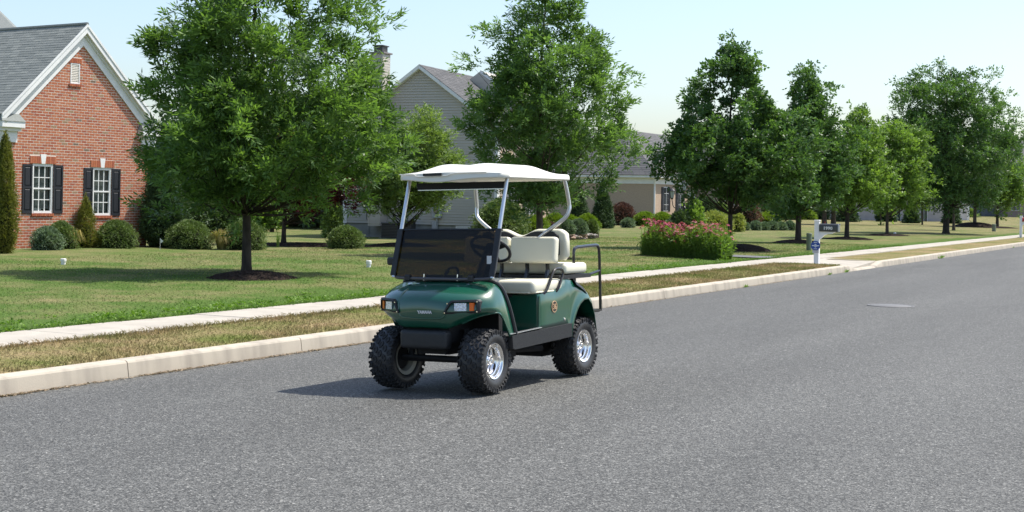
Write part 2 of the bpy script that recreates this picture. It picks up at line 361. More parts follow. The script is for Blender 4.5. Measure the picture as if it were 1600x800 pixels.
def weed(px,py,s,lab):
    p=at(px,py,-.1); x=KX+.07; n=26; V=[]
    for i in range(n):
        a=random.uniform(0,6.28); L_=s*random.uniform(.5,1); el=random.uniform(.3,1.2); d=Vector((math.cos(a)*math.cos(el)*.7+.2,math.sin(a)*math.cos(el)*1.8,math.sin(el)))*L_
        c=Vector((random.gauss(0,.01),random.gauss(0,s*.6),0)); w_=Vector((-math.sin(a),math.cos(a),0))*s*.1
        V+=[c-w_*.4,c+w_*.4,c+d*.6+w_,c+d,c+d*.6-w_]
    V=np.array([tuple(v) for v in V]); i=np.arange(n)[:,None]*5
    o=link('gutter_weed',npmesh('gutter_weed',V,[i+np.array([[0,1,2,3,4]])],[WEED],lv=RS.uniform(0,1,n))); o.location=(x,p[1],-.125)
    tag(o,lab,'weed','weeds growing in the gutter joint')
weed(1295,428,.11,'small green weed at the kerb foot, left of the two weeds before the driveway cut')
weed(1315,424,.14,'leafy green weed at the kerb foot right beside the dropped kerb of the driveway')
weed(1450,402,.2,'largest bright green weed clump at the kerb foot beyond the driveway')
weed(1165,447,.10,'tiny green weed at the kerb foot between cart and driveway')
weed(1545,385,.10,'far small weed at the kerb foot near the second mailbox')

# ------------------------------------------------------------ foliage makers
def leaves(P,D,leaflets=7,L=.12,W=.035,spread=.9,rach=.2,jit=.35,flat=.5):
    """compound sprigs at P (n,3) pointing along D; returns verts (n*k*4,3)"""
    n=len(P); D=D/np.linalg.norm(D,axis=1)[:,None]
    up=RS.normal(0,flat,(n,3))+np.array([0,0,1.]); S=np.cross(D,up); S/=np.linalg.norm(S,axis=1)[:,None]+1e-9; N=np.cross(S,D)
    out=[]
    for k in range(leaflets):
        if leaflets==1: t=0.;a=np.zeros(n)
        else:
            t=(k//2+.6)/((leaflets+1)/2); sg=1 if k%2 else -1
            a=np.full(n,sg*spread*(1-.35*t)) if k<leaflets-1 else np.zeros(n)
            if k==leaflets-1: t=1.
        a=a+RS.normal(0,jit*.5,n)
        d=D*np.cos(a)[:,None]+S*np.sin(a)[:,None]+N*RS.normal(-.1,jit,n)[:,None]; d/=np.linalg.norm(d,axis=1)[:,None]
        w_=np.cross(d,N+RS.normal(0,.35,(n,3))); w_/=np.linalg.norm(w_,axis=1)[:,None]+1e-9
        l_=L*RS.uniform(.7,1.2,n)[:,None]; b=P+D*rach*t
        out.append(np.stack([b,b+d*l_*.45+w_*W*.5,b+d*l_,b+d*l_*.45-w_*W*.5],1))
    return np.concatenate(out,0).reshape(-1,3)
clover()
BARK=mat('bark',(.13,.105,.08),.9,(.06,.048,.038),14,.9,40,stretch=(1,1,.25),spec=.15)
BARKD=mat('dark_bark',(.075,.062,.05),.9,(.04,.034,.028),14,.9,40,stretch=(1,1,.25),spec=.15)
def crown_points(sil,base,n_cl,per,cr,edge=.42,squash=1.0,seed=0,gap=.12,depthf=.9,sub=3):
    """sil: list (y_px,xl,xr). Returns sprig positions/directions and clump centres, in metres local to base"""
    rs=np.random.RandomState(seed); d=depth_of(base); sc=F/d; bx=800+((np.array(base)-CV)@RV)/d*F
    hy=HY+ROLL*(bx-800)
    z=np.array([(hy-s[0])/sc+CH-base[2] for s in sil]); cx=np.array([((s[1]+s[2])/2-bx)/sc for s in sil]); r=np.array([(s[2]-s[1])/2/sc for s in sil])
    o=np.argsort(z); z,cx,r=z[o],cx[o],r[o]
    cz=[];zz=np.linspace(z[0]+cr*.55,z[-1]-cr*.45,200); rr=np.interp(zz,z,r); pw=rr**1.6; pw/=pw.sum()
    C=[]
    for i in range(n_cl):
        zc=zz[rs.choice(200,p=pw)]; R0=np.interp(zc,z,r); a=rs.uniform(0,2*math.pi); q=rs.uniform(0,1)**edge
        k=1.0+.09*math.sin(3*a+zc*1.7+seed)+.06*math.sin(7*a+zc*3.1)
        q*=max(.15*R0,(R0-cr*.8-.06))/max(R0,1e-3)
        C.append((np.interp(zc,z,cx)+R0*q*math.cos(a)*k,R0*q*math.sin(a)*depthf,zc))
    C=np.array(C)
    # small irregular lumps in each clump
    P=[];D=[];CID=[]
    for i,c in enumerate(C):
        R1=cr*rs.uniform(.6,1.25); rad=np.array([c[0]-np.interp(c[2],z,cx),c[1],.35*max(.2,np.hypot(c[0],c[1]))]); rad=rad/(np.linalg.norm(rad)+1e-6)
        ctr=[c+rs.normal(0,R1*.55,3) for _ in range(sub)]
        for s_ in range(sub):
            m=int(per/sub*rs.uniform(.5,1.4)); v=rs.normal(0,1,(m,3)); v/=np.linalg.norm(v,axis=1)[:,None]; v*= (rs.uniform(0,1,(m,1))**.5)*R1*.75; v[:,2]*=.75*squash
            P.append(ctr[s_]+v); D.append(rad[None]*.8+v/R1*.9+rs.normal(0,.35,(m,3))+np.array([0,0,.1])); CID+=[i]*m
    P=np.concatenate(P);D=np.concatenate(D)
    # local frame -> world axes (x along picture right, y along view)
    W=lambda a: a[:,:1]*RV[None]+a[:,1:2]*FV[None]+a[:,2:3]*UV[None]
    return W(P),W(D),W(C),np.array(CID)
def trunk_mesh(h,r0,C,n_limb,seed,fork=.35,bark=BARK,lean=(0,0)):
    rs=random.Random(seed); m=MB(); top=h
    pts=[];rad=[]
    for i in range(9):
        t=i/8; pts.append((lean[0]*t*h+.04*math.sin(t*5+seed)*t*h*.3,lean[1]*t*h+.04*math.cos(t*4+seed)*t*h*.3,top*t)); rad.append(r0*(1.0-.86*t**1.1)+(.35*r0 if i==0 else 0))
    pts=[(0,0,-.15)]+[(0,0,.0)]+[(pts[0][0],pts[0][1],.18)]+pts[1:]; rad=[r0*1.5,r0*1.35,r0*1.08]+rad[1:]
    m.tube(pts,rad,10)
    idx=list(range(len(C))); rs.shuffle(idx)
    for k in idx[:n_limb]:
        c=Vector(C[k]); rho=math.hypot(c.x,c.y); z0=min(max(fork*h*.75,c.z-rho*rs.uniform(.7,1.25)),h*.9)
        t=z0/h; a=Vector((lean[0]*z0,lean[1]*z0,z0)); r1=r0*(1-.85*t)*rs.uniform(.28,.45)
        e=a.lerp(c,.96); mid=a.lerp(c,.5)+Vector((0,0,-.10*rho))+Vector((rs.gauss(0,.08),rs.gauss(0,.08),0))*rho*.5
        q=a.lerp(mid,.5)+Vector((0,0,-.02*rho)); q2=mid.lerp(e,.5)+Vector((rs.gauss(0,.05),rs.gauss(0,.05),.03))*rho*.5
        m.tube([a,q,mid,q2,e],[r1,r1*.8,r1*.55,r1*.32,r1*.12],5)
    return m.mesh('trunk',bark,smooth=True,angle=80,recalc=False)
def tree(name,base,sil,leaf,label,cat='tree',group=None,n_cl=90,per=60,cr=.5,h=None,r0=.12,seed=1,limbs=40,kw={},edge=.42,fork=.3,bark=BARK,gap=.1,vig=1.,sub=3,depthf=.9,lean=(0,0),grow=1.):
    t=empty(name,base)
    sil=[(a,(b+c)/2-(c-b)/2*grow,(b+c)/2+(c-b)/2*grow) for a,b,c in sil]
    P,D,C,CID=crown_points(sil,base,n_cl,per,cr,edge,seed=seed,sub=sub,depthf=depthf)
    top=max(C[:,2]); 
    tm=trunk_mesh(h or top*.93,r0,C,limbs,seed,fork,bark,lean); link('trunk',tm,t)
    V=leaves(P,D,**kw); k=kw.get('leaflets',7)
    cv=RS.uniform(0,1,len(C))[CID]; lv=np.clip(np.tile(cv*.55,k)+RS.uniform(0,.45,len(P)*k),0,1)
    i=np.arange(len(P)*k)[:,None]*4
    link('crown',npmesh('crown',V,[i+np.array([[0,1,2,3]])],[leaf],lv=lv),t)
    tag(t,label,cat,group); return t
ASH=leafmat('ash_leaf',(0.047,0.097,0.031),(0.209,0.333,0.097),rough=.36,trans=.42)
ASH2=leafmat('ash_leaf_dull',(0.052,0.105,0.036),(0.222,0.352,0.116),rough=.36,trans=.42)
OAK=leafmat('oak_leaf',(0.041,0.091,0.034),(0.161,0.274,0.088),rough=.34,trans=.36)
OAK2=leafmat('oak_leaf_light',(0.096,0.174,0.047),(0.257,0.370,0.094),rough=.4,trans=.42)
DEEP=leafmat('dark_leaf',(0.055,0.093,0.044),(0.113,0.165,0.073),rough=.45,trans=.25)
PLUM=leafmat('plum_leaf',(.030,.008,.012),(.11,.018,.022),rough=.35,trans=.25,tcol=(1.3,.5,.4))
OLIVE=leafmat('cherry_leaf',(0.095,0.162,0.048),(0.272,0.356,0.116),rough=.5,trans=.35)
BOX=leafmat('boxwood_leaf',(0.084,0.143,0.039),(0.188,0.242,0.081),rough=.45,trans=.2)
BOXL=leafmat('yellow_green_leaf',(0.132,0.210,0.021),(0.226,0.318,0.032),rough=.5,trans=.3)
BLUEG=leafmat('blue_green_leaf',(0.135,0.195,0.118),(0.203,0.274,0.163),rough=.6,trans=.15)
CONIF=leafmat('conifer_leaf',(0.038,0.075,0.035),(0.082,0.132,0.048),rough=.6,trans=.15)
CYPR=leafmat('cypress_leaf',(0.112,0.135,0.026),(0.239,0.231,0.048),rough=.6,trans=.2)
BARB=leafmat('barberry_leaf',(0.076,0.051,0.039),(0.162,0.105,0.073),rough=.5,trans=.25,tcol=(1.2,.6,.5))
VARI=leafmat('variegated_leaf',(0.180,0.240,0.060),(0.426,0.426,0.134),rough=.5,trans=.3)
FARL=leafmat('far_leaf',(0.045,0.090,0.038),(0.090,0.146,0.056),rough=.6,trans=.25)
MULCH=mat('mulch',(.042,.029,.022),.95,(.016,.012,.010),30,1.2,45,spec=.1,thr=(.4,.6))
def mound(px,py,wx,wy,h,label,z=.05):
    """low ring of shredded bark; wx along the picture, wy along view, metres"""
    b=at(px,py,z); m=MB(); P=[]; rs=random.Random(int(px*7))
    for i in range(13):
        q=i/12; row=[]
        for k in range(40):
            a=k*2*math.pi/40; rr=q*(1+.06*math.sin(3*a+px)+.04*math.sin(7*a)); hh=h*(1-q**2.2)+ (rs.uniform(-.012,.014) if 0<i<12 else 0)-.02*(i==12)
            v=RV*(wx*rr*math.cos(a))+FV*(wy*rr*math.sin(a)); row.append((v[0],v[1],hh))
        P.append(row+[row[0]])
    m.grid(P)
    # shredded chips
    for _ in range(int(500*wx*wy)):
        a=rs.uniform(0,6.28);q=math.sqrt(rs.random())*.97; v=RV*(wx*q*math.cos(a))+FV*(wy*q*math.sin(a)); hz=h*(1-q**2.2)+.006
        c=Vector((v[0],v[1],hz)); d=Vector((rs.gauss(0,1),rs.gauss(0,1),rs.gauss(0,.35))).normalized()*rs.uniform(.015,.04); s=Vector((-d.y,d.x,rs.gauss(0,.01)))*.3
        m.add([c-d,c+s,c+d,c-s],[(0,1,2,3)])
    o=m.obj('mulch_mound',MULCH,recalc=False); o.location=b; tag(o,label,'mulch mound'); return o
# ------------------------------------------------------------ street trees, near to far
K1=dict(leaflets=7,L=.15,W=.044,rach=.2); K4=dict(leaflets=6,L=.15,W=.048,rach=.17)
KO=dict(leaflets=6,L=.135,W=.08,rach=.10,spread=1.3,jit=.6); KF=dict(leaflets=4,L=.22,W=.12,rach=.14,spread=1.2,jit=.6)
mound(395,437,.92,.85,.17,'dark mulch mound around the foot of the nearest and largest ash tree')
tree('ash_tree',at(385,428),[(-100,350,450),(-60,300,520),(-20,275,575),(10,258,585),(50,234,578),(90,224,576),(122,228,598),(165,212,640),(200,206,640),(235,203,632),(265,206,606),(292,214,588),(312,235,575),(328,290,530)],ASH,
  'large ash tree with narrow leaves on the lawn beside the brick house','tree','street trees on the lawns',n_cl=250,per=48,cr=.42,grow=1.05,r0=.10,seed=3,limbs=80,kw=K1,edge=.46,fork=.26,h=6.3,bark=BARKD)
mound(842,404,.95,.8,.12,'mulch mound just behind the rear seat of the golf cart')
tree('ash_tree',at(842,402),[(-35,810,880),(-10,788,905),(20,775,930),(50,762,937),(80,752,962),(100,722,985),(130,718,992),(170,714,1003),(205,714,1010),(240,722,1005),(270,735,990),(300,760,970),(325,790,930)],ASH2,
  'tall ash tree with pointed crown rising right behind the golf cart','tree','street trees on the lawns',n_cl=235,per=46,cr=.42,grow=1.03,r0=.105,seed=8,limbs=70,kw=K4,edge=.45,fork=.28,h=7.2)
mound(1158,391,1.0,1.0,.22,'mulch mound just right of the coneflower bed')
tree('oak_tree',at(1140,390),[(66,1128,1165),(84,1108,1178),(105,1095,1185),(130,1062,1195),(155,1050,1215),(185,1050,1240),(210,1048,1262),(235,1022,1275),(262,1020,1285),(280,1060,1285),(296,1105,1272),(318,1122,1240)],OAK,
  'pin oak with ragged pointed crown standing behind the coneflower bed','tree','street trees on the lawns',n_cl=185,per=60,cr=.44,r0=.09,seed=14,limbs=55,grow=1.09,kw=KO,edge=.45,fork=.25,bark=BARKD)
mound(1246,380,1.1,1.0,.15,'mulch mound behind the house number mailbox')
tree('oak_tree',at(1247,379),[(103,1240,1268),(120,1226,1288),(150,1222,1298),(185,1228,1302),(220,1205,1330),(260,1195,1335),(295,1195,1320),(320,1205,1300),(335,1225,1275)],OAK,
  'oak tree directly behind the house number mailbox','tree','street trees on the lawns',n_cl=150,per=48,cr=.52,r0=.125,seed=21,limbs=40,grow=1.12,kw=KO,edge=.45,fork=.25,bark=BARKD)
mound(1326,374,1.2,1.0,.12,'mulch mound under the third tree past the flower bed')
tree('oak_tree',at(1323,373),[(163,1330,1348),(185,1312,1365),(215,1302,1385),(250,1280,1398),(285,1268,1402),(310,1275,1392),(328,1295,1365)],OAK2,
  'yellow green oak tree just right of the mailbox','tree','street trees on the lawns',n_cl=140,per=42,cr=.52,r0=.11,seed=31,limbs=40,grow=1.12,kw=KO,edge=.45,fork=.25,bark=BARKD)
mound(1388,368,1.2,1.0,.1,'flat mulch mound under the round light green tree')
tree('maple_tree',at(1386,367),[(184,1378,1425),(200,1360,1442),(230,1350,1456),(262,1344,1461),(292,1344,1455),(315,1352,1435),(332,1370,1405)],OAK2,
  'round light green tree left of the tallest far tree','tree','street trees on the lawns',n_cl=150,per=42,cr=.6,r0=.09,seed=41,limbs=50,grow=1.08,kw=dict(leaflets=5,L=.17,W=.08,rach=.12,spread=1.2,jit=.6),edge=.5,fork=.2)
tree('maple_tree',at(1478,365),[(106,1462,1500),(118,1430,1515),(135,1398,1535),(160,1385,1562),(190,1392,1592),(225,1402,1598),(255,1408,1590),(285,1412,1580),(308,1425,1565),(325,1445,1540)],OAK,
  'tallest and broadest dark tree at the far right','tree','street trees on the lawns',n_cl=290,per=44,cr=.66,r0=.19,seed=51,limbs=60,grow=1.12,kw=dict(leaflets=5,L=.19,W=.085,rach=.16,spread=1.2,jit=.6),edge=.5,fork=.22,bark=BARKD)
tree('maple_tree',at(1490,360),[(250,1465,1500),(280,1455,1520),(305,1460,1515),(322,1475,1505)],DEEP,'slim trunked tree half hidden behind the tallest far tree','tree','street trees on the lawns',n_cl=50,per=30,cr=.7,r0=.1,seed=53,limbs=20,kw=KF)
mound(1523,356,2.0,1.6,.45,'tall dark mulch mound under the tree right of the tallest far tree')
tree('maple_tree',at(1523,356),[(235,1505,1555),(262,1485,1570),(290,1480,1575),(312,1490,1560),(326,1508,1540)],DEEP,'dark tree on the tall mulch mound at the far right','tree','street trees on the lawns',n_cl=80,per=36,cr=.9,r0=.15,seed=61,limbs=20,kw=KF)
mound(1560,357,1.7,1.4,.15,'flat mulch mound under the far tree beside the second green utility pedestal')
tree('maple_tree',at(1558,356),[(248,1548,1600),(270,1530,1612),(295,1525,1618),(312,1530,1600),(325,1545,1580)],OAK2,'bright green tree behind the second mailbox','tree','street trees on the lawns',n_cl=90,per=36,cr=.9,r0=.13,seed=71,limbs=20,kw=KF)
# yard trees
m2=mound(480,384,2.4,1.0,.10,'long dark mulch bed under the purple leaved tree')
tree('plum_tree',at(443,383),[(215,430,520),(245,410,560),(275,405,578),(300,408,575),(325,400,552),(340,425,520)],PLUM,'purple leaved plum tree behind the nearest ash tree','tree',n_cl=110,per=44,cr=.45,r0=.085,seed=81,limbs=40,kw=dict(leaflets=4,L=.1,W=.06,rach=.1),edge=.5,bark=BARKD,fork=.3)
mound(630,385,1.2,.9,.12,'mulch mound seen left of the tinted windshield')
tree('cherry_tree',at(628,384),[(178,655,690),(200,610,702),(225,590,722),(250,565,735),(275,555,738),(300,548,722),(318,565,700),(336,605,680)],OLIVE,'small olive green tree in front of the beige siding house','tree',n_cl=230,per=50,cr=.40,r0=.09,seed=91,limbs=60,kw=dict(leaflets=5,L=.10,W=.045,rach=.14),edge=.5,fork=.2,bark=BARKD)
tree('young_tree',at(1213,353),[(262,1195,1230),(290,1188,1240),(312,1190,1238),(326,1200,1226)],OAK,'thin young tree left of the mailbox, far behind the oaks','tree',n_cl=50,per=34,cr=.9,r0=.1,seed=101,limbs=16,kw=KF)
tree('young_tree',at(1376,353),[(290,1360,1395),(310,1355,1400),(328,1362,1392)],OAK2,'small young tree in front of the lilac grey far house, left one','tree',n_cl=30,per=30,cr=.8,r0=.07,seed=102,limbs=16,kw=KF)
tree('young_tree',at(1441,353),[(280,1420,1462),(305,1415,1468),(325,1425,1455)],OAK2,'small young tree in front of the lilac grey far house, right one','tree',n_cl=34,per=30,cr=.8,r0=.07,seed=103,limbs=16,kw=KF)
for k,(px,w_) in enumerate(((1288,1),(1302,1.2))):
    tree('dark_tree',at(px,352),[(250,px-30,px+30),(285,px-34,px+34),(318,px-28,px+28)],DEEP,['dark trunked tree behind the mailbox, left of its pair','dark trunked tree behind the mailbox, right of its pair'][k],'tree',n_cl=60,per=30,cr=1.0,r0=.2,seed=111+k,limbs=16,kw=KF)

# ------------------------------------------------------------ shrubs
def shrub(name,px,py,wpx,hpx,leaf,label,cat='bush',n=5200,L=.035,W=.02,shape='dome',lump=.075,group=None,Dp=None,z=.05,deep=1.0,core=.80,seed=0,rag=.2,up=.3):
    if Dp:
        b=dep(px,HY,Dp); b[2]=z
    else: b=at(px,py,z)
    sc=F/depth_of(b); rx=wpx/2/sc; hz=hpx/sc; rs=np.random.RandomState(seed+int(px)); ry=rx*deep
    ph=rs.uniform(0,6.28,6)
    def surf(a,t):
        """a angle, t 0..1 bottom to top -> radius factor, height factor"""
        if shape=='dome': f=np.sqrt(np.clip(1-np.clip((t-.33)/.67,0,1)**2.2,0,1))*np.where(t<.33,.86+.14*np.sin(t/.33*math.pi/2),1)
        elif shape=='cone': f=np.clip(1-t,0,1)**.75*np.where(t<.12,.75+.25*t/.12,1)
        elif shape=='column': f=np.clip(1-t**2.6,0,1)**.7*np.where(t<.18,.55+.45*t/.18,1)
        elif shape=='ball': f=np.sqrt(np.clip(1-(2*t-1)**2,0,1))
        else: f=np.sqrt(np.clip(1-t**3,0,1))
        return f*(1+lump*np.sin(3*a+ph[0]+t*5)+lump*np.sin(5*a+ph[1]-t*9)+lump*.8*np.sin(9*a+ph[2]+t*13)+lump*.6*np.sin(17*a+ph[3]+t*25))
    u=rs.uniform(0,1,n); a=rs.uniform(0,2*math.pi,n); t=np.where(rs.uniform(0,1,n)<.25,1-rs.uniform(0,.3,n)**1.3,u)
    q=rs.uniform(0,1,n)**.22*(1+rs.normal(0,rag*.35,n)); f=surf(a,t)*q
    hh=t*hz*(1+lump*np.sin(4*a+ph[4])+rs.normal(0,rag*.15,n)) 
    Pn=np.stack([f*rx*np.cos(a),f*ry*np.sin(a),hh],1); D=np.stack([np.cos(a)*f,np.sin(a)*f,(t-.35)*1.4+up],1)+rs.normal(0,.45,(n,3))
    Wd=lambda v: v[:,:1]*RV[None]+v[:,1:2]*FV[None]+v[:,2:3]*UV[None]
    V=leaves(Wd(Pn),Wd(D),leaflets=3,L=L,W=W,rach=L*.5,spread=1.,jit=.5)
    i=np.arange(n*3)[:,None]*4; cl=.5+.3*np.sin(a*7+ph[5]+t*11)+.2*np.sin(a*13-t*17)
    lv=np.clip(np.tile(cl*.5,3)+rs.uniform(0,.5,n*3),0,1)
    # closed dark core, its colour standing in for shade deep among the leaves
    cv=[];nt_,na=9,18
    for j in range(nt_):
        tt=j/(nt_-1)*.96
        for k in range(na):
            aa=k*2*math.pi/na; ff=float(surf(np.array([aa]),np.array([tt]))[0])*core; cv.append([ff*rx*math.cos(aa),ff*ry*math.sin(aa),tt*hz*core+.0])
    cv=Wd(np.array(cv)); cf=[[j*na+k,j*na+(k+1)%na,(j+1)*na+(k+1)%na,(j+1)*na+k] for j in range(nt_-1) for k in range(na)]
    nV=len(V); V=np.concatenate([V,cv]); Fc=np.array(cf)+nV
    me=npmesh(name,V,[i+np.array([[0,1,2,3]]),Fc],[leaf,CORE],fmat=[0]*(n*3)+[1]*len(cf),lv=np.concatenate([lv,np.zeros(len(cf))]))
    o=link(name,me); o.location=b; tag(o,label,cat,group); return o
CORE=mat('shrub_inner_shade',(.022,.030,.012),.95,(.012,.014,.008),12,spec=.1)
GB='clipped round bushes along the brick house'
shrub('round_bush',74,392,48,34,BLUEG,'grey green clipped bush left of the yellow tuft, frontmost at the brick wall',group=GB,n=6500)
shrub('round_bush',95,390,52,40,BOX,'green bush half hidden behind the grey green bush under the left window',group=GB)
shrub('round_bush',182,388,60,40,BOX,'round clipped bush under the right window of the brick house',group=GB,n=7000)
shrub('round_bush',296,388,72,40,BOX,'wide clipped bush between the dark arborvitae and the daylily tuft',group=GB,n=8000)
shrub('round_bush',383,389,66,42,BOX,'clipped bush directly behind the trunk of the nearest ash tree',group=GB,n=7500)
shrub('round_bush',540,389,57,34,BOX,'round bush standing alone at the right end of the mulch bed',n=8500,lump=.03)
shrub('cypress',7,386,38,166,CYPR,'tall narrow yellow green cypress at the left picture edge','cypress',Dp=37.3,n=9000,shape='column',L=.07,W=.02,core=.7,rag=.3,up=1.)
shrub('young_cypress',133,388,34,68,CYPR,'small slim young cypress between the two windows of the brick house','cypress',n=3500,shape='column',L=.06,W=.018,core=.6,rag=.5,up=1.)
shrub('small_bush',154,388,22,22,CYPR,'low green shrub at the foot of the young cypress','bush',n=1400,shape='dome',L=.06,W=.02,rag=.4,core=.6)
shrub('arborvitae',256,386,70,125,CONIF,'broad dark green arborvitae at the right corner of the brick house','arborvitae',n=16000,shape='column',L=.075,W=.03,core=.8,rag=.25,up=.8,lump=.07)
def tuft(px,py,wpx,hpx,leaf,label,n=420,cat='plant'):
    b=at(px,py,.05); sc=F/depth_of(b); r=wpx/2/sc; h=hpx/sc; V=[]
    for i in range(n):
        a=random.uniform(0,6.28); q=random.random()**.6; l=h*random.uniform(.6,1.15); d=Vector((math.cos(a),math.sin(a),0)); o=d*random.uniform(0,r*.35); w_=Vector((-d.y,d.x,0))*l*.015
        p0=o; p1=o+d*r*q*.35+Vector((0,0,l*.7)); p2=o+d*r*q*.75+Vector((0,0,l*(1-.25*q))); p3=o+d*r*q*1.15+Vector((0,0,l*(.85-.55*q)))
        V+=[p0-w_,p0+w_,p1+w_,p1-w_, p1-w_,p1+w_,p2+w_*.8,p2-w_*.8, p2-w_*.8,p2+w_*.8,p3,p3]
    V=np.array([tuple(v) for v in V]); i=np.arange(n*3)[:,None]*4
    o=link('grassy_tuft',npmesh('grassy_tuft',V,[i+np.array([[0,1,2,3]])],[leaf],lv=np.repeat(RS.uniform(0,1,n),3))); o.location=b; tag(o,label,cat)
DAY=leafmat('daylily_leaf',(0.150,0.160,0.043),(0.426,0.333,0.131),rough=.6)
tuft(346,389,40,30,DAY,'yellowing daylily tuft between the two wide clipped bushes')
tuft(113,390,36,34,DAY,'yellow green tuft leaning between grey green bush and young cypress',n=200)
tuft(434,386,10,24,OAK2,'thin green sprout in the mulch bed left of the plum trunk',n=30)
# planting in front of the siding house
shrub('laurel_bush',784,372,84,58,BOX,'largest round dark bush in front of the siding house, behind the cart pillars',n=12000,L=.06,W=.03,rag=.25,Dp=55.3,z=.1)
HB='clipped bushes in the bed of the siding house'
for k,(px,py,w_,h_,lf,lab,D_) in enumerate([
 (838,362,44,26,BOXL,'yellow green bush directly left of the ash trunk behind the cart',58.6),
 (868,360,40,28,BOXL,'yellow green bush just right of the ash trunk behind the cart',61.2),
 (893,358,34,24,BOXL,'yellow green bush, second right of the ash trunk behind the cart',62.4),
 (918,360,38,26,BOXL,'yellow green bush at the right end of its row beside the dark conifer',63.6),
 (885,364,26,20,BLUEG,'grey green low bush in front of the yellow green row, left one',60.2),
 (905,364,26,20,BLUEG,'grey green low bush in front of the yellow green row, right one',61.4),
 (926,362,18,18,BOX,'small round green bush at the end of the stone edging',62.6),
 (870,350,50,22,DEEP,'dark low bush behind the yellow green row near the front windows',64.5)]):
    shrub('low_bush',px,py,w_,h_,lf,lab,group=HB,n=3200,L=.06,W=.025,rag=.2,Dp=D_,z=.28)
shrub('dwarf_barberry',855,366,34,18,BARB,'low brownish shrub behind the rear seat back of the cart','bush',n=1800,L=.06,W=.03,rag=.4,Dp=59.2,z=.28)
shrub('conifer',903,354,40,64,CONIF,'left one of two dark green conifers right of the ash tree','conifer',n=8000,shape='cone',L=.10,W=.04,rag=.3,core=.75)
shrub('conifer',941,357,40,68,CONIF,'pointed dark conifer in front of the tan house end wall','conifer',n=9000,shape='cone',L=.10,W=.04,rag=.25,core=.75)
shrub('barberry',972,352,42,32,BARB,'rounded reddish brown barberry against the tan house end wall','bush',n=6000,L=.07,W=.045,rag=.2)
shrub('round_bush',990,347,26,24,DEEP,'dark green dome between the barberry and the tan wall corner',n=2600,L=.08,W=.04)
shrub('small_bush',981,356,22,14,BLUEG,'small grey green ball bush below the barberry',n=1800,L=.06,W=.03)
shrub('round_bush',1007,353,36,20,BOXL,'bright green bush left of its twin, above the coneflowers',n=3200,L=.07,W=.03)
shrub('round_bush',1035,354,36,20,BOXL,'bright green bush right of its twin, above the coneflowers',n=3200,L=.07,W=.03)
shrub('rose_bush',1082,366,34,44,OAK2,'tall loose rose bush at the foot of the lamp post','bush',n=2600,L=.12,W=.07,rag=.7,core=.5,shape='dome')
shrub('rose_bush',1064,366,34,30,DEEP,'dark lower rose bush left of the tall one under the lamp post','bush',n=2200,L=.12,W=.07,rag=.5,core=.6)
shrub('juniper',1100,352,52,40,CONIF,'blue green spreading shrub right of the lamp post','bush',n=5000,L=.12,W=.05,rag=.3)
shrub('round_bush',1122,352,46,32,OLIVE,'dull olive rounded shrub behind the pin oak trunk',n=4200,L=.1,W=.04)
shrub('variegated_bush',1116,363,52,28,VARI,'pale yellow variegated bush left of the pin oak trunk','bush',n=4200,L=.09,W=.04,rag=.4)
shrub('variegated_bush',1152,362,22,26,VARI,'pale yellow variegated bush right of the pin oak trunk','bush',n=1800,L=.09,W=.04,rag=.4)
shrub('reddish_shrub',1165,356,44,50,BARB,'brownish upright shrub right of the pin oak trunk','bush',n=3500,L=.12,W=.05,rag=.5)
for k,px in enumerate((1163,1181,1194,1207,1221,1234)):
    shrub('small_bush',px,360,17,11+k%2*2,BLUEG,['first','second','third','fourth','fifth','sixth'][k]+' from left in the row of small ball bushes left of the mailbox',group='row of small ball bushes left of the mailbox',n=900,L=.08,W=.04)
shrub('yellow_bush',1200,350,44,16,BOXL,'low wide yellow green bush behind the row of small ball bushes',n=2600,L=.10,W=.05,rag=.3)
for k,(px,w_) in enumerate(((1232,34),(1258,34),(1280,32))):
    shrub('hedge_bush',px,346,w_,20,[DEEP,BOXL,DEEP][k],['dark hedge bush','yellow green hedge bush','dark hedge bush right of the yellow green one'][k]+' behind the mailbox oaks',n=2400,L=.12,W=.06,shape='box')
for px,py,w_,h_,lab in ((1322,349,40,34,'dark conifer at the left end of the lilac grey far house'),(1385,349,28,26,'dark shrub left of the left window of the far house'),(1424,351,26,38,'pointed dark conifer between the two windows of the far house'),(1487,352,30,40,'dark shrub behind the tallest far tree at the house corner')):
    shrub('conifer',px,py,w_,h_,CONIF,lab,'conifer',n=2200,L=.2,W=.09,shape='cone' if h_>30 else 'dome')
shrub('garden_bush',1513,345,26,16,OLIVE,'low garden shrubs in front of the far grey house',n=1200,L=.2,W=.1,rag=.5)
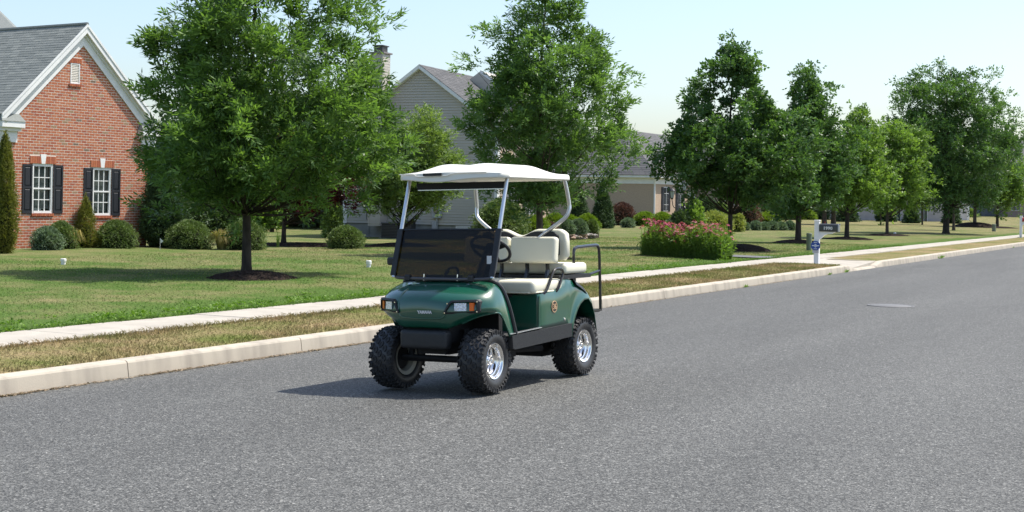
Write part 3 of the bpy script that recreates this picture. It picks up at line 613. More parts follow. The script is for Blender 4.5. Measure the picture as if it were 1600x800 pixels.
# woodland masses far behind
def wood(name,spots,leaf,label,n=26,per=90,Ls=.5):
    P=[];lv=[];m=MB()
    for (px,D,zt,rr) in spots:
        b=dep(px,HY,D); 
        for i in range(n):
            a=random.uniform(0,6.28);q=random.random()**.5; z=random.uniform(.12,1)*zt; r=rr*(1-.45*(z/zt)**3)*q
            c=np.array([b[0]+r*math.cos(a),b[1]+r*math.sin(a),z]); k=per; P.append(c+RS.normal(0,rr*.17,(k,3))); lv.append(np.full(k,random.random()*.6))
        m.tube([(b[0],b[1],-.2),(b[0],b[1],zt*.75)],[zt*.022,zt*.008],6)
    P=np.concatenate(P);lv=np.concatenate(lv); P[:,2]=np.maximum(P[:,2],.1); D=RS.normal(0,1,P.shape)+np.array([0,0,.3])
    V=leaves(P,D,leaflets=2,L=Ls,W=Ls*.55,rach=Ls*.3,spread=1.2); i=np.arange(len(P)*2)[:,None]*4
    lv=np.clip(np.tile(lv,2)+RS.uniform(0,.4,len(P)*2),0,1)
    nV=len(V); tv=np.array(m.v); tq=np.array([f for f in m.f if len(f)==4])+nV
    me=npmesh(name,np.concatenate([V,tv]),[i+np.array([[0,1,2,3]]),tq],[leaf,BARKD],fmat=[0]*(len(P)*2)+[1]*len(tq),lv=np.concatenate([lv,np.zeros(len(tq))]))
    o=link(name,me); tag(o,label,'woodland',kind='stuff')
sp=[]
for px in range(215,640,26): sp.append((px+random.uniform(-8,8),random.uniform(72,80),random.uniform(5.2,7.5) if px>310 else 3.6,2.6))
for px in range(215,640,18): sp.append((px+random.uniform(-8,8),random.uniform(84,96),random.uniform(4,6),2.8))
wood('woodland',sp,DEEP,'dark mixed woodland closing the back lawn between the brick and siding houses',n=22,per=60,Ls=.42)
wood('woodland',[(px,random.uniform(150,175),random.uniform(5,8.5),5) for px in range(1150,1345,22)],DEEP,'dark trees behind the row of oaks near the tan house',n=24,per=60,Ls=.9)
wood('woodland',[(px,random.uniform(215,260),random.uniform(7,13),7) for px in range(1330,1780,26)],FARL,'hazy far trees beyond the end of the street',n=24,per=50,Ls=1.3)
wood('woodland',[(px,random.uniform(150,190),random.uniform(6,9),6) for px in range(640,1000,30)],DEEP,'far trees behind the siding house garden',n=20,per=40,Ls=1.0)
# lighter shrubs at the wood edge
tree('shrub_tree',at(425,362),[(313,395,420),(325,382,445),(340,385,440),(352,400,430)],OAK2,'light green small tree at the wood edge, behind the nearest ash trunk','tree',n_cl=40,per=40,cr=.6,r0=.08,seed=201,limbs=20,kw=dict(leaflets=4,L=.16,W=.08,rach=.1))
shrub('wood_edge_bush',335,372,84,66,DEEP,'big rounded dull green bush at the wood edge behind the clipped bushes','bush',n=9000,L=.12,W=.06,rag=.35,lump=.08)
shrub('fence_shrub',520,371,24,56,OLIVE,'overgrown shrub at the left corner of the siding house','bush',n=2500,L=.12,W=.06,rag=.5,lump=.1)

# ------------------------------------------------------------ coneflower bed
def coneflowers():
    c=[at(1000,399),at(1127,407)]; c+=[c[1]+np.array([0,1.0,0]),c[0]+np.array([0,1.0,0])]
    t=empty('coneflower_bed',(c[0]+c[1])/2); b=np.array(t.location)
    n=1900; u=RS.uniform(0,1,n);v=RS.uniform(0,1,n)
    base=(c[0][None]*(1-u)[:,None]+c[1][None]*u[:,None])*(1-v)[:,None]+(c[3][None]*(1-u)[:,None]+c[2][None]*u[:,None])*v[:,None]-b
    H=(.97+.08*np.sin(u*8+1)+.08*np.sin(u*21))*RS.uniform(.55,1.04,n)*np.minimum(1,.66+3*np.minimum(u,1-u))
    lean=RS.normal(0,.15,(n,2)); tip=base+np.stack([lean[:,0],lean[:,1],H],1)
    ST=[];
    w_=np.array([[.006,0,0]]); w2=np.array([[0,.006,0]])
    V=np.stack([base-w_,base+w_,tip+w_*.5,tip-w_*.5],1).reshape(-1,3)
    P=[];D=[]
    for k in range(7):
        f=RS.uniform(.05,.90,n); P.append(base+(tip-base)*f[:,None]); a=RS.uniform(0,6.28,n); D.append(np.stack([np.cos(a),np.sin(a),RS.normal(.25,.4,n)],1))
    P=np.concatenate(P);D=np.concatenate(D); V2=leaves(P,D,leaflets=1,L=.14,W=.036,rach=0,jit=.4)
    i1=np.arange(n)[:,None]*4+np.array([[0,1,2,3]]); i2=np.arange(len(P))[:,None]*4+np.array([[0,1,2,3]])+len(V)
    lv=np.concatenate([np.full(n,.5),np.clip(RS.uniform(0,1,len(P))*.6+(P[:,2]/1.2)*.4,0,1)])
    LEAFC=leafmat('coneflower_leaf',(.085,.15,.035),(.22,.33,.075),trans=.5)
    o=link('foliage',npmesh('foliage',np.concatenate([V,V2]),[i1,i2],[LEAFC],lv=lv),t); o['kind']='stuff'
    PK=[mat('pink_petal',(.46,.10,.17),.6,spec=.2),mat('pale_pink_petal',(.46,.20,.20),.6,spec=.2),mat('deep_pink_petal',(.40,.07,.08),.6,spec=.2)]; OR=mat('coneflower_cone',(.42,.12,.03),.8,(.2,.05,.02),60)
    fm=[]
    for pk in PK:
        m=MB(); 
        for k in range(11):
            a=k*2*math.pi/11; d=Vector((math.cos(a),math.sin(a),0)); s=Vector((-d.y,d.x,0))
            m.add([d*.012-s*.006,d*.012+s*.006,d*.055+s*.012+Vector((0,0,-.018)),d*.066+Vector((0,0,-.034)),d*.055-s*.012+Vector((0,0,-.018))],[(0,1,2,3,4)],0)
        m.lathe([(.0,.024),(.014,.018),(.02,.004),(.016,-.004)],(0,0,0),n=8,mi=1); fm.append(m.mesh('flower',[pk,OR],recalc=False))
    # flower heads on the outermost stems
    sc_=tip[:,2]-.1*np.sin(u*9)-.08*np.sin(u*23)+.85*RS.uniform(0,1,n)-.22*v; idx=np.argsort(-sc_)[:380]
    rest=MB()
    order=sorted(idx,key=lambda q:v[q])
    for j,q in enumerate(order):
        if u[q]<.03 and random.random()<.3: continue
        p=tip[q]; sc=random.uniform(.65,1.05); M=Matrix.Translation(tuple(p))@Matrix.Rotation(random.gauss(0,.35),4,'X')@Matrix.Rotation(random.gauss(0,.35),4,'Y')@Matrix.Rotation(random.uniform(0,6),4,'Z')@Matrix.Scale(sc,4)
        k=0 if u[q]<.45 and random.random()<.7 else random.choice((0,1,2,1))
        if j<300: link('flower',fm[k],t,M)
        else:
            me=fm[k]; rest.add([M@vv.co for vv in me.vertices],[tuple(pp.vertices) for pp in me.polygons],0)
            for ii,pp in enumerate(me.polygons): rest.m[len(rest.m)-len(me.polygons)+ii]=k if pp.material_index==0 else 3
    o=rest.obj('back_flowers',PK+[OR],t,recalc=False); o['kind']='stuff'
    tag(t,'big bed of pink coneflowers in front of the pin oak beside the sidewalk','flower bed')
coneflowers()

# ------------------------------------------------------------ houses
WHITE=mat('white_trim',(.78,.78,.76),.5,(.70,.70,.69),3)
MORTAR=mat('mortar',(.68,.61,.52),.95,(.60,.53,.45),18,.3,60)
BR=[mat('brick_%s'%k,c,.9,c2,22,.35,90,spec=.2) for k,c,c2 in (('orange',(.43,.145,.072),(.37,.12,.062)),('red',(.37,.115,.065),(.31,.095,.055)),('salmon',(.46,.175,.09),(.40,.145,.075)),('light',(.45,.16,.085),(.38,.135,.072)),('brown',(.34,.21,.12),(.28,.17,.10)),('dark',(.20,.14,.095),(.16,.11,.08)))]
SHIN=[mat('shingle_%s'%k,c,.9,c2,60,.4,120,spec=.2) for k,c,c2 in (('grey',(.235,.25,.235),(.18,.195,.185)),('dark',(.205,.22,.21),(.155,.17,.16)),('light',(.265,.28,.26),(.20,.215,.20)))]
GLASS=mat('window_glass',(.035,.045,.05),.04,(.06,.07,.075),.7,spec=.9)
BLIND=mat('window_blind',(.32,.33,.31),.7,(.25,.26,.25),4)
SHUT=mat('shutter_paint',(.016,.018,.024),.5)
def frame(p,sdir,zup=(0,0,1)):
    """matrix: local x along wall, local y outward normal, local z up, origin p"""
    s=Vector(sdir).normalized(); z=Vector(zup); n=s.cross(z).normalized()
    return Matrix(((s.x,n.x,z.x,p[0]),(s.y,n.y,z.y,p[1]),(s.z,n.z,z.z,p[2]),(0,0,0,1)))
def bricked(parent,M,inside,x0,x1,z0,z1,bl=.2,bh=.0765,extra=None,limit=300,name='brick'):
    items=[];r=0;z=z0
    while z<z1:
        x=x0-(bl/2 if r%2 else 0)
        while x<x1:
            segs=[(max(x,x0)+.008,min(x+bl,x1)-.008)]
            for (p,q) in inside(z+bh/2):
                ns=[]
                for (a,b) in segs:
                    if q<=a or p>=b: ns.append((a,b)); continue
                    if p-a>.03: ns.append((a,p-.004))
                    if b-q>.03: ns.append((q+.004,b))
                segs=ns
            k=random.choices(range(6),(30,26,18,20,5,1))[0]
            for (a,b) in segs:
                if b-a>.03: items.append((M@TS(((a+b)/2,.0+random.uniform(-.001,.0012),z+bh/2),(b-a,.02,bh-.0185)),k))
            x+=bl
        z+=bh;r+=1
    if extra:
        for (a,b,c,d,k) in extra: items.append((M@TS(((a+b)/2,.012,(c+d)/2),(b-a-.008,.03 if k<10 else .07,d-c-.008)),k%10))
    pieces(parent,name,items,BR,UNIT,limit)
def window(parent,M,x0,x1,z0,z1,rows=4,cols=3,rail=True,sill=True,simple=False,blind=True,shut=None,depth=.07):
    """sash window in a wall frame M; built as window(frame) > pane(s)"""
    m=MB(); t=.055; 
    m.box((x0,-depth,z0),(x0+t,.0,z1)).box((x1-t,-depth,z0),(x1,.0,z1)).box((x0+t,-depth,z1-t*1.3),(x1-t,-.002,z1)).box((x0+t,-depth,z0),(x1-t,.012,z0+t*1.2))
    zm=(z0+z1)/2
    if rail: m.box((x0+t,-depth+.012,zm-.022),(x1-t,-.008,zm+.022))
    gx0,gx1,gz0,gz1=x0+t,x1-t,z0+t*1.2,z1-t*1.3; mu=.011
    for c in range(1,cols): 
        x=gx0+(gx1-gx0)*c/cols; m.box((x-mu,-depth+.02,gz0),(x+mu,-depth+.045,gz1))
    for r in range(1,rows):
        z=gz0+(gz1-gz0)*r/rows
        if rail and abs(z-zm)<.05: continue
        m.box((gx0,-depth+.021,z-mu),(gx1,-depth+.044,z+mu))
    wo=m.obj('window',WHITE,parent,mw=M)
    if simple:
        MB().box((gx0-.01,-depth+.01,gz0-.01),(gx1+.01,-depth+.016,gz1+.01)).obj('pane',GLASS,wo)
    else:
        for r in range(rows):
            for c in range(cols):
                a=gx0+(gx1-gx0)*c/cols;b=gx0+(gx1-gx0)*(c+1)/cols; p=gz0+(gz1-gz0)*r/rows;q=gz0+(gz1-gz0)*(r+1)/rows
                ty=random.uniform(-.0015,.0015)
                MB().add([(a,-depth+.03+ty,p),(b,-depth+.03-ty,p),(b,-depth+.03-ty,q),(a,-depth+.03+ty,q)],[(0,1,2,3)]).obj('pane',GLASS2,wo,recalc=False)
        if blind:
            bl=MB(); z=z0+.12+(z1-z0)*blind*.0
            while z<z1-.09: bl.box((gx0+.01,-depth-.055,z),(gx1-.01,-depth-.035,z+.017)); z+=.026
            bl.obj('blind',BLIND,wo)
    if shut:
        for (a,b) in ((x0-shut-.015,x0-.015),(x1+.015,x1+shut+.015)):
            s=MB(); zz0,zz1=z0-.01,z1-.02; e=.05
            s.box((a,.0,zz0),(a+e,.035,zz1)).box((b-e,.0,zz0),(b,.035,zz1)).box((a+e,.0,zz0),(b-e,.034,zz0+.08)).box((a+e,.0,zz1-.06),(b-e,.034,zz1))
            zc=zz0+(zz1-zz0)*.53; s.box((a+e,0,zc-.03),(b-e,.034,zc+.03))
            for (p,q) in ((zz0+.08,zc-.03),(zc+.03,zz1-.06)):
                s.box((a+e,0,p),(b-e,.014,q)); ii=.02
                s.add([(a+e+ii,.014,p+ii),(b-e-ii,.014,p+ii),(b-e-ii,.014,q-ii),(a+e+ii,.014,q-ii),(a+e+2*ii,.03,p+2*ii),(b-e-2*ii,.03,p+2*ii),(b-e-2*ii,.03,q-2*ii),(a+e+2*ii,.03,q-2*ii)],[(4,5,6,7),(0,1,5,4),(1,2,6,5),(2,3,7,6),(3,0,4,7)])
            s.obj('shutter',SHUT,parent,mw=M)
    return wo
GLASS2=bpy.data.materials.new('clear_glass'); GLASS2.use_nodes=True
def _g():
    n,l=nodes(GLASS2); n.remove(n['Principled BSDF']); tr=n.new('ShaderNodeBsdfTransparent'); tr.inputs[0].default_value=(.62,.68,.68,1); gl=n.new('ShaderNodeBsdfGlossy'); gl.inputs['Roughness'].default_value=.02
    fr=n.new('ShaderNodeFresnel'); fr.inputs[0].default_value=1.22; mx=n.new('ShaderNodeMixShader'); l.new(fr.outputs[0],mx.inputs[0]); l.new(tr.outputs[0],mx.inputs[1]); l.new(gl.outputs[0],mx.inputs[2]); l.new(mx.outputs[0],n['Material Output'].inputs[0])
_g()
def shingled(parent,A,B,C,D,rows,tab,name='shingle',limit=300,inside=None,thick=.012,mats=None):
    """roof plane A,B bottom edge, D,C top edge (A->B along eave)."""
    A,B,C,D=[Vector(p) for p in (A,B,C,D)]; items=[]; e=(B-A).normalized(); up=((D-A)-e*(D-A).dot(e)); Hh=up.length; up.normalize(); n=e.cross(up)
    if n.z<0: n=-n
    hr=Hh/rows
    for r in range(rows):
        t0=r/rows; a=A.lerp(D,t0); b=B.lerp(C,t0); t1=(r+1)/rows; a1=A.lerp(D,t1); b1=B.lerp(C,t1)
        x=-random.uniform(0,tab); s0=min((a-A).dot(e),(a1-A).dot(e)); s1=max((b-A).dot(e),(b1-A).dot(e)); s0m=max((a-A).dot(e),(a1-A).dot(e)) ; s1m=min((b-A).dot(e),(b1-A).dot(e)); x=s0m-random.uniform(0,tab)
        while x<s1m:
            w_=tab*random.uniform(.7,1.3); x0=max(x,s0m);x1=min(x+w_,s1m)
            if x1-x0>.03:
                c=A+e*((x0+x1)/2)+up*(hr*(r+.5))+n*(thick*.5+.004+random.uniform(0,.004))
                q=up*math.cos(.05)+n*(-math.sin(.05)); nn=e.cross(q); nn=nn if nn.z>0 else -nn
                Rm=Matrix(((e.x,q.x,nn.x,0),(e.y,q.y,nn.y,0),(e.z,q.z,nn.z,0),(0,0,0,1)))
                items.append((Matrix.Translation(c)@Rm@Matrix.Diagonal((x1-x0-.006,hr*1.06,thick,1)),random.choice((0,0,1,1,2))))
            x+=w_
    pieces(parent,name,items,mats or SHIN,UNIT,limit)

def brick_house():
    pr=at(228,385); wd=Vector((math.cos(R_(85)),math.sin(R_(85)),0)); # wall runs to the right = +Y mostly
    # left corner on the ray x=8
    d=ray(8,350); n=np.array([wd.y,-wd.x,0]); tt=((pr-CV)@n)/(d@n); pl=CV+d*tt; Wd=np.linalg.norm((pr-pl)[:2])
    B=empty('brick_house',(pl[0],pl[1],0)); B.rotation_euler=(0,0,0)
    M=frame((0,0,0),wd)       # x along wall, y outward (to the street)
    def inv(px,py):           # pixel -> (s,z) on the wall plane
        d=ray(px,py); t=((pl-CV)@n)/(d@n); q=CV+d*t; return float((q-pl)[:2]@np.array(wd)[:2]),float(q[2])
    pk=inv(121,66); S=Wd; zE=inv(228,206)[1]; zP=pk[1]; cx=S/2
    slope=(zP-zE)/(S/2)
    gz=lambda x: zP-abs(x-cx)*slope
    wins=[]
    for (a,b,t,bm) in (((50,0),(82,0),(0,256),(0,333)),((144.5,0),(173,0),(0,262),(0,336.5))):
        x0=inv(a[0],300)[0];x1=inv(b[0],300)[0];xm=(a[0]+b[0])/2; wins.append((x0,x1,inv(xm,bm[1])[1],inv(xm,t[1])[1]))
    v0=inv(110,99)[0];v1=inv(124.5,99)[0]; vent=(v0,v1,inv(117,131)[1],inv(117,99)[1])
    # backing wall in mortar: strips around the openings, closed box body
    m=MB(); dpt=-.10
    xs=sorted(set([0,S]+[q for w_ in wins for q in w_[:2]])); 
    for i in range(len(xs)-1):
        a,b=xs[i],xs[i+1]; hit=[w_ for w_ in wins if abs(w_[0]-a)<1e-6 and abs(w_[1]-b)<1e-6]
        spans=[(-.1,zE)] if not hit else [(-.1,hit[0][2]),(hit[0][3],zE)]
        for (p,q) in spans: m.box((a,dpt,p),(b,.0065,q))
    # gable with the vent opening left solid behind the louvre
    m.prism([(0,.0065,zE),(S,.0065,zE),(cx,.0065,zP+.05)],(0,dpt,0))
    L_=7.5
    m.box((-.002,-L_,-.1),(.1,-.1,zE)); m.box((S-.1,-L_,-.1),(S+.002,-.1,zE)); m.box((0,-L_-.1,-.1),(S,-L_,zE))
    m.obj('wall',MORTAR,B,mw=M)
    MB().box((.1,-.9,0),(S-.1,-.85,zE)).obj('curtain_wall',mat('interior_wall',(.16,.15,.14),.9),B,mw=M)
    ar=.235
    ext=[]
    for (x0,x1,z0,z1) in wins:
        nb=11; 
        for k in range(nb):
            a=x0-.10+(x1-x0+.2)*k/nb;b=x0-.10+(x1-x0+.2)*(k+1)/nb
            if abs((a+b)/2-(x0+x1)/2)<.07: continue
            ext.append((a,b,z1+.004,z1+.215,random.choice((0,1,3))))
        nb=12
        for k in range(nb):
            a=x0-.03+(x1-x0+.06)*k/nb;b=x0-.03+(x1-x0+.06)*(k+1)/nb; ext.append((a,b,z0-.085,z0-.004,10+random.choice((0,1,3))))
    for k in range(7):
        a=vent[0]-.06+(vent[1]-vent[0]+.12)*k/7;b=vent[0]-.06+(vent[1]-vent[0]+.12)*(k+1)/7; ext.append((a,b,vent[3],vent[3]+.15,random.choice((0,1)))); ext.append((a,b,vent[2]-.08,vent[2]-.002,10+random.choice((0,1))))
    def inside(z):
        f=[]
        if z>zE: hw=(zP-z)/slope+.06; f+=[(-9,cx-hw),(cx+hw,99)]
        for (x0,x1,z0,z1) in wins:
            if z0-.085<z<z0: f.append((x0-.03,x1+.03))
            elif z0<=z<z1: f.append((x0,x1))
            elif z1<=z<z1+.215: f.append((x0-.10,x1+.10))
        if vent[2]-.08<z<vent[3]: f.append((vent[0],vent[1]))
        if vent[3]<=z<vent[3]+.15: f.append((vent[0]-.06,vent[1]+.06))
        return f
    # left return wall bricks too (thin)
    bricked(B,M,inside,0,S,.0,zP,extra=ext)
    Ml=frame(M@Vector((0,-L_,0)),(M.to_3x3()@Vector((0,1,0)))) 
    for i,(x0,x1,z0,z1) in enumerate(wins):
        window(B,M,x0,x1,z0,z1,rows=4,cols=3,shut=.33,blind=1)
        xm=(x0+x1)/2; MB().prism([(xm-.06,.03,z1+.0),(xm+.06,.03,z1+.0),(xm+.10,.03,z1+.27),(xm-.10,.03,z1+.27)],(0,-.034,0)).obj('keystone',WHITE,B,mw=M)
    # something white on the sill inside the left window
    x0,x1,z0,z1=wins[0]; r=MB(); r.box((x0+.08,-.17,z0+.12),(x0+.11,-.14,z0+.62)).box((x1-.33,-.17,z0+.12),(x1-.30,-.14,z0+.62)).box((x0+.05,-.17,z0+.62),(x1-.26,-.14,z0+.69)).box((x0+.09,-.17,z0+.36),(x1-.31,-.15,z0+.385)).box((x0+.07,-.2,z0+.08),(x1-.28,-.13,z0+.12)); r.obj('inner_frame',WHITE,B,mw=M)
    # louvred vent
    v=MB(); v.box((vent[0],-.05,vent[2]),(vent[1],-.04,vent[3])); k=vent[2]+.02
    fr=MB().box((vent[0],-.04,vent[2]),(vent[0]+.03,.02,vent[3])).box((vent[1]-.03,-.04,vent[2]),(vent[1],.02,vent[3])).box((vent[0]+.03,-.04,vent[3]-.03),(vent[1]-.03,.019,vent[3])).box((vent[0]+.03,-.04,vent[2]),(vent[1]-.03,.019,vent[2]+.03))
    vo=fr.obj('gable_vent',WHITE,B,mw=M)
    z=vent[2]+.03; sl_=MB().prism([(vent[0]+.03,-.035,0),(vent[0]+.03,.012,-.022),(vent[0]+.03,.016,-.016),(vent[0]+.03,-.031,.006)],(vent[1]-vent[0]-.06,0,0)).mesh('louvre_slat',WHITE)
    while z<vent[3]-.04: link('louvre_slat',sl_,vo,Matrix.Translation((0,0,z+.02))); z+=.048
    # roof: two planes, rake boards, soffit
    oh=.19; ov=.32   # overhang past the wall face, eave overhang
    ca=math.cos(math.atan(slope)); 
    zR=zP+.52
    def RP(x): return zR-abs(x-cx)*slope
    A=M@Vector((-ov,oh,RP(-ov)));Bq=M@Vector((-ov,-L_,RP(-ov)));Cq=M@Vector((cx,-L_,zR));Dq=M@Vector((cx,oh,zR))
    rf=MB(); 
    for sgn in (-1,1):
        xe=cx+sgn*(cx+ov)
        rf.prism([(xe,oh-.02,RP(xe)-.02),(xe,-L_,RP(xe)-.02),(cx,-L_,zR-.02),(cx,oh-.02,zR-.02)],(0,0,-.05))
    rf.obj('roof_deck',SHIN[1],B,mw=M,recalc=False)
    shingled(B,A,Bq,Cq,Dq,34,.30,limit=300,thick=.009)
    MB().tube([M@Vector((cx,oh+.0,zR+.01)),M@Vector((cx,-L_,zR+.01))],.06,6).obj('ridge_cap',SHIN[1],B)
    # rake boards (white), front outer fascia + inner frieze against bricks
    for sgn in (-1,1):
        xe=cx+sgn*(cx+ov); 
        def bar(y0,y1,top,bot,name):
            P=[(cx,y1,zR-top),(xe,y1,RP(xe)-top),(xe,y1,RP(xe)-bot),(cx,y1,zR-bot)]
            MB().prism(P,(0,y0-y1,0)).obj(name,WHITE,B,mw=M)
        bar(oh-.03,oh,.0,.24,'rake_board'); bar(oh,oh+.02,-.012,.07,'drip_edge')
        bar(.0,oh-.03,.20,.22,'soffit'); bar(.012,.045,.22,.60,'frieze_board'); bar(.045,.085,.22,.32,'bed_mould')
    # cornice returns
    for sgn in (-1,1):
        xo=(-ov-.02) if sgn<0 else S-.42; x1_=xo+.44+ov if sgn<0 else S+ov+.02
        if sgn<0: x1_=.42
        zc=zE-.02
        r=MB(); r.box((xo,-.3,zc-.10),(x1_,oh+.05,zc+.06)).box((xo+.05,-.3,zc-.2),(x1_-.05,oh-.05,zc-.10)).box((xo+.12,-.3,zc-.50),(x1_-.12,.07,zc-.2)).obj('cornice_return',WHITE,B,mw=M)
        q=MB(); q.add([(xo-.02,oh+.07,zc+.06),(x1_+.02,oh+.07,zc+.06),(x1_-.06,.02,zc+.30),(xo+.1,.02,zc+.30),(xo-.02,-.3,zc+.06),(x1_+.02,-.3,zc+.06)],[(0,1,2,3),(0,3,4),(1,5,2),(2,5,4,3)]); q.obj('return_roof',SHIN[0],B,mw=M)
    # main block roof behind, higher
    bo=np.array(B.location); g=[Vector(dep(*p)-bo) for p in ((26,46,47),(-90,-72,54),(-200,-72,54),(-200,46,47),(30,46,61))]
    MB().add(g,[(0,1,2,3),(0,4,1)]).obj('main_roof',SHIN[0],B,recalc=False)
    q=MB().box((-9,-13,0),(cx+.6,-6.6,zE+.1)); q.obj('main_wall',MORTAR,B,mw=M)
    tag(B,'red brick house with steep white trimmed gable and black shutters','house')
    return B,M,wins,inv
brick_house()

SID=mat('beige_siding',(.47,.435,.37),.55,(.43,.395,.335),1.5,stretch=(1,1,8))
FOUND=mat('foundation_concrete',(.30,.30,.28),.9,(.23,.23,.215),2.2,.3,30)
def siding_house():
    pl=at(540,369); ang=R_(6); wd=Vector((math.cos(ang),math.sin(ang),0)); n=np.array([wd.y,-wd.x,0])
    B=empty('siding_house',(pl[0],pl[1],0)); M=frame((0,0,0),wd)
    def inv(px,py):
        d=ray(px,py); t=((pl-CV)@n)/(d@n); q=CV+d*t; return float((q-pl)[:2]@np.array(wd)[:2]),float(q[2])
    S=inv(775,300)[0]; cx=S/2; zP=inv(655,104)[1]; slope=.72; zE=zP-slope*cx; zf=inv(560,348)[1]; Ld=13
    cx=inv(656,200)[0]
    gz=lambda x: zP-abs(x-cx)*slope
    zl,zr=gz(0),gz(S)
    m=MB(); m.prism([(0,-.01,zf),(S,-.01,zf),(S,-.01,zr),(cx,-.01,zP),(0,-.01,zl)],(0,-.3,0)); m.obj('gable_wall',SID,B,mw=M)
    # clapboards as separate boards
    h=.108; z=zf; bmz=None
    bm_=MB().add([(-.5,0,-.5),(.5,0,-.5),(.5,-.01,.5),(-.5,-.01,.5),(-.5,.034,-.5),(.5,.034,-.5),(.5,.002,.5),(-.5,.002,.5)],[(4,5,6,7),(0,1,5,4),(1,2,6,5),(3,7,6,2),(0,4,7,3)]).mesh('siding_board',SID,recalc=False)
    while z<zP:
        zt=z+h
        if zt>zl or zt>zr: x0=max(0,cx-(zP-zt)/slope); x1=min(S,cx+(zP-zt)/slope)
        else: x0,x1=0,S
        if x1-x0>.1: link('siding_board',bm_,B,M@TS(((x0+x1)/2,0,z+h/2),(x1-x0,1,h)))
        z+=h
    f=MB().box((.02,-.28,-.1),(S-.02,-.03,zf)); 
    for px in (572,606,650,700): 
        x=inv(px,355)[0]; f.box((x,-.04,-.1),(x+.12,-.012,zf-.002))
    f.obj('foundation',FOUND,B,mw=M)
    MB().box((-.06,-.2,zf-.03),(.05,.045,zl)).obj('corner_board',WHITE,B,mw=M); MB().box((S-.05,-.2,zf-.03),(S+.07,.045,zr)).obj('corner_board',WHITE,B,mw=M)
    # chimney chase
    c0=inv(583,100)[0]+.22;c1=inv(601,100)[0]+.24; zt=inv(592,86)[1]; c=MB().box((c0,-.02,zf-.1),(c1,.66,zt)); co=c.obj('chimney',SID,B,mw=M)
    ms=MB(); z=zf
    while z<zt-.1: 
        ms.prism([(c0-.0,.66,z),(c0,.670,z),(c0,.664,z+h),(c0,.66,z+h)],(c1-c0,0,0)); ms.prism([(c1,.66,z),(c1+.010,.66,z),(c1+.004,.66,z+h),(c1,.66,z+h)],(0,-.66,0)); z+=h
    o=ms.obj('chimney_siding',SID,co); 
    MB().box((c0-.07,-.08,zt),(c1+.07,.73,zt+.06)).obj('cap',mat('chimney_cap',(.20,.18,.17),.6),co)
    DK=mat('flue_metal',(.05,.045,.045),.5); MB().box((c0+.08,.08,zt+.06),(c1-.08,.55,zt+.30)).box((c0+.03,.03,zt+.30),(c1-.03,.60,zt+.34)).obj('flue_cover',DK,co)
    for x in (c0,c1-.05): MB().box((x,.665,zf),(x+.06,.69,zt)).obj('trim',WHITE if 0 else SID,co)
    # roof planes + rake boards
    zR=zP+.06; ov=.22; 
    for sgn in (-1,1):
        xe=(-.3) if sgn<0 else S+.3; ze=zR-abs(xe-cx)*slope
        A=[M@Vector(p) for p in ((xe,ov,ze),(xe,-Ld,ze),(cx,-Ld,zR),(cx,ov,zR))]
        MB().prism([(xe,ov-.02,ze-.02),(xe,-Ld,ze-.02),(cx,-Ld,zR-.02),(cx,ov-.02,zR-.02)],(0,0,-.06)).obj('roof_deck',SHIN[1],B,mw=M)
        if sgn>0: shingled(B,A[0],A[1],A[2],A[3],30,.32,name='shingle',limit=120,mats=ROOFW)
        MB().prism([(cx,ov,zR),(xe,ov,ze),(xe,ov,ze-.15),(cx,ov,zR-.15)],(0,-.03,0)).obj('rake_board',WHITE,B,mw=M)
        MB().prism([(cx,ov-.03,zR-.14),(xe,ov-.03,ze-.14),(xe,ov-.03,ze-.17),(cx,ov-.03,zR-.17)],(0,-ov+.02,0)).obj('soffit',WHITE,B,mw=M)
    # cross gable poking up at the back right
    g=MB(); yb=-4.2; g.prism([(cx-.1,yb,zR-.55),(cx+.85,yb,zR+.12),(cx+2.8,yb,zR-1.2),(cx+1.6,yb,zR-1.9)],(0,-3,0)); g.obj('rear_gable',SID,B,mw=M)
    MB().prism([(cx+.85,yb+.02,zR+.17),(cx+2.9,yb+.02,zR-1.2),(cx+2.9,yb+.02,zR-1.35),(cx+.85,yb+.02,zR+.02)],(0,-.04,0)).obj('rear_rake',WHITE,B,mw=M)
    # street front (lit), stone veneer with windows
    Mf=frame(M@Vector((S,0,0)),M.to_3x3()@Vector((0,-1,0)))
    STN=mat('tan_stone',(.50,.39,.29),.9,(.36,.28,.21),5,.5,18); L2=6.2; w_=MB().box((.0,-.2,-.2),(L2,-.012,zr)).box((L2-.2,-4.2,-.2),(L2,-.2,zr)).box((L2,-4.2,-.2),(Ld,-4.0,zr)); w_.obj('front_wall',STN,B,mw=Mf)
    st=[];z=-.02
    while z<zr-.1:
        x=.1-random.uniform(0,.2)
        while x<L2-.3:
            l_=random.uniform(.25,.6); st.append((Mf@TS((x+l_/2,.0,z+.09),(l_-.02,.03+random.uniform(0,.02),.165)),random.randrange(3))); x+=l_
        z+=.18
    SM=[mat('stone_%s'%k,c,.9,c2,9,.4,40) for k,c,c2 in (('tan',(.52,.40,.28),(.45,.34,.24)),('pale',(.56,.47,.36),(.48,.40,.30)),('grey',(.38,.33,.28),(.32,.28,.24)))]
    pieces(B,'stone',st,SM,UNIT,200)
    for x0 in (1.2,3.3):
        window(B,Mf,x0,x0+.95,zf+.45,zf+1.95,rows=4,cols=3,simple=True,shut=.36,depth=-.03)
    # wall fittings
    GR=mat('grey_metal',(.36,.38,.40),.5,metal=.2); mx,mz=inv(684,330); 
    e=rbox((mx-.19,.02,mz-.28),(mx+.19,.16,mz+.24),.02,1).obj('meter_box',GR,B,mw=M); MB().lathe([(0,.235),(.09,.23),(.105,.16)],(mx,0,mz),'Y',16).obj('dial',GLASS,e,smooth=True)
    rbox((mx-.20,.02,mz-.72),(mx+.0,.12,mz-.42),.01,1).box((mx-.03,.03,mz-1.5),(mx+.03,.09,mz-.28)).obj('conduit',GR,B,mw=M)
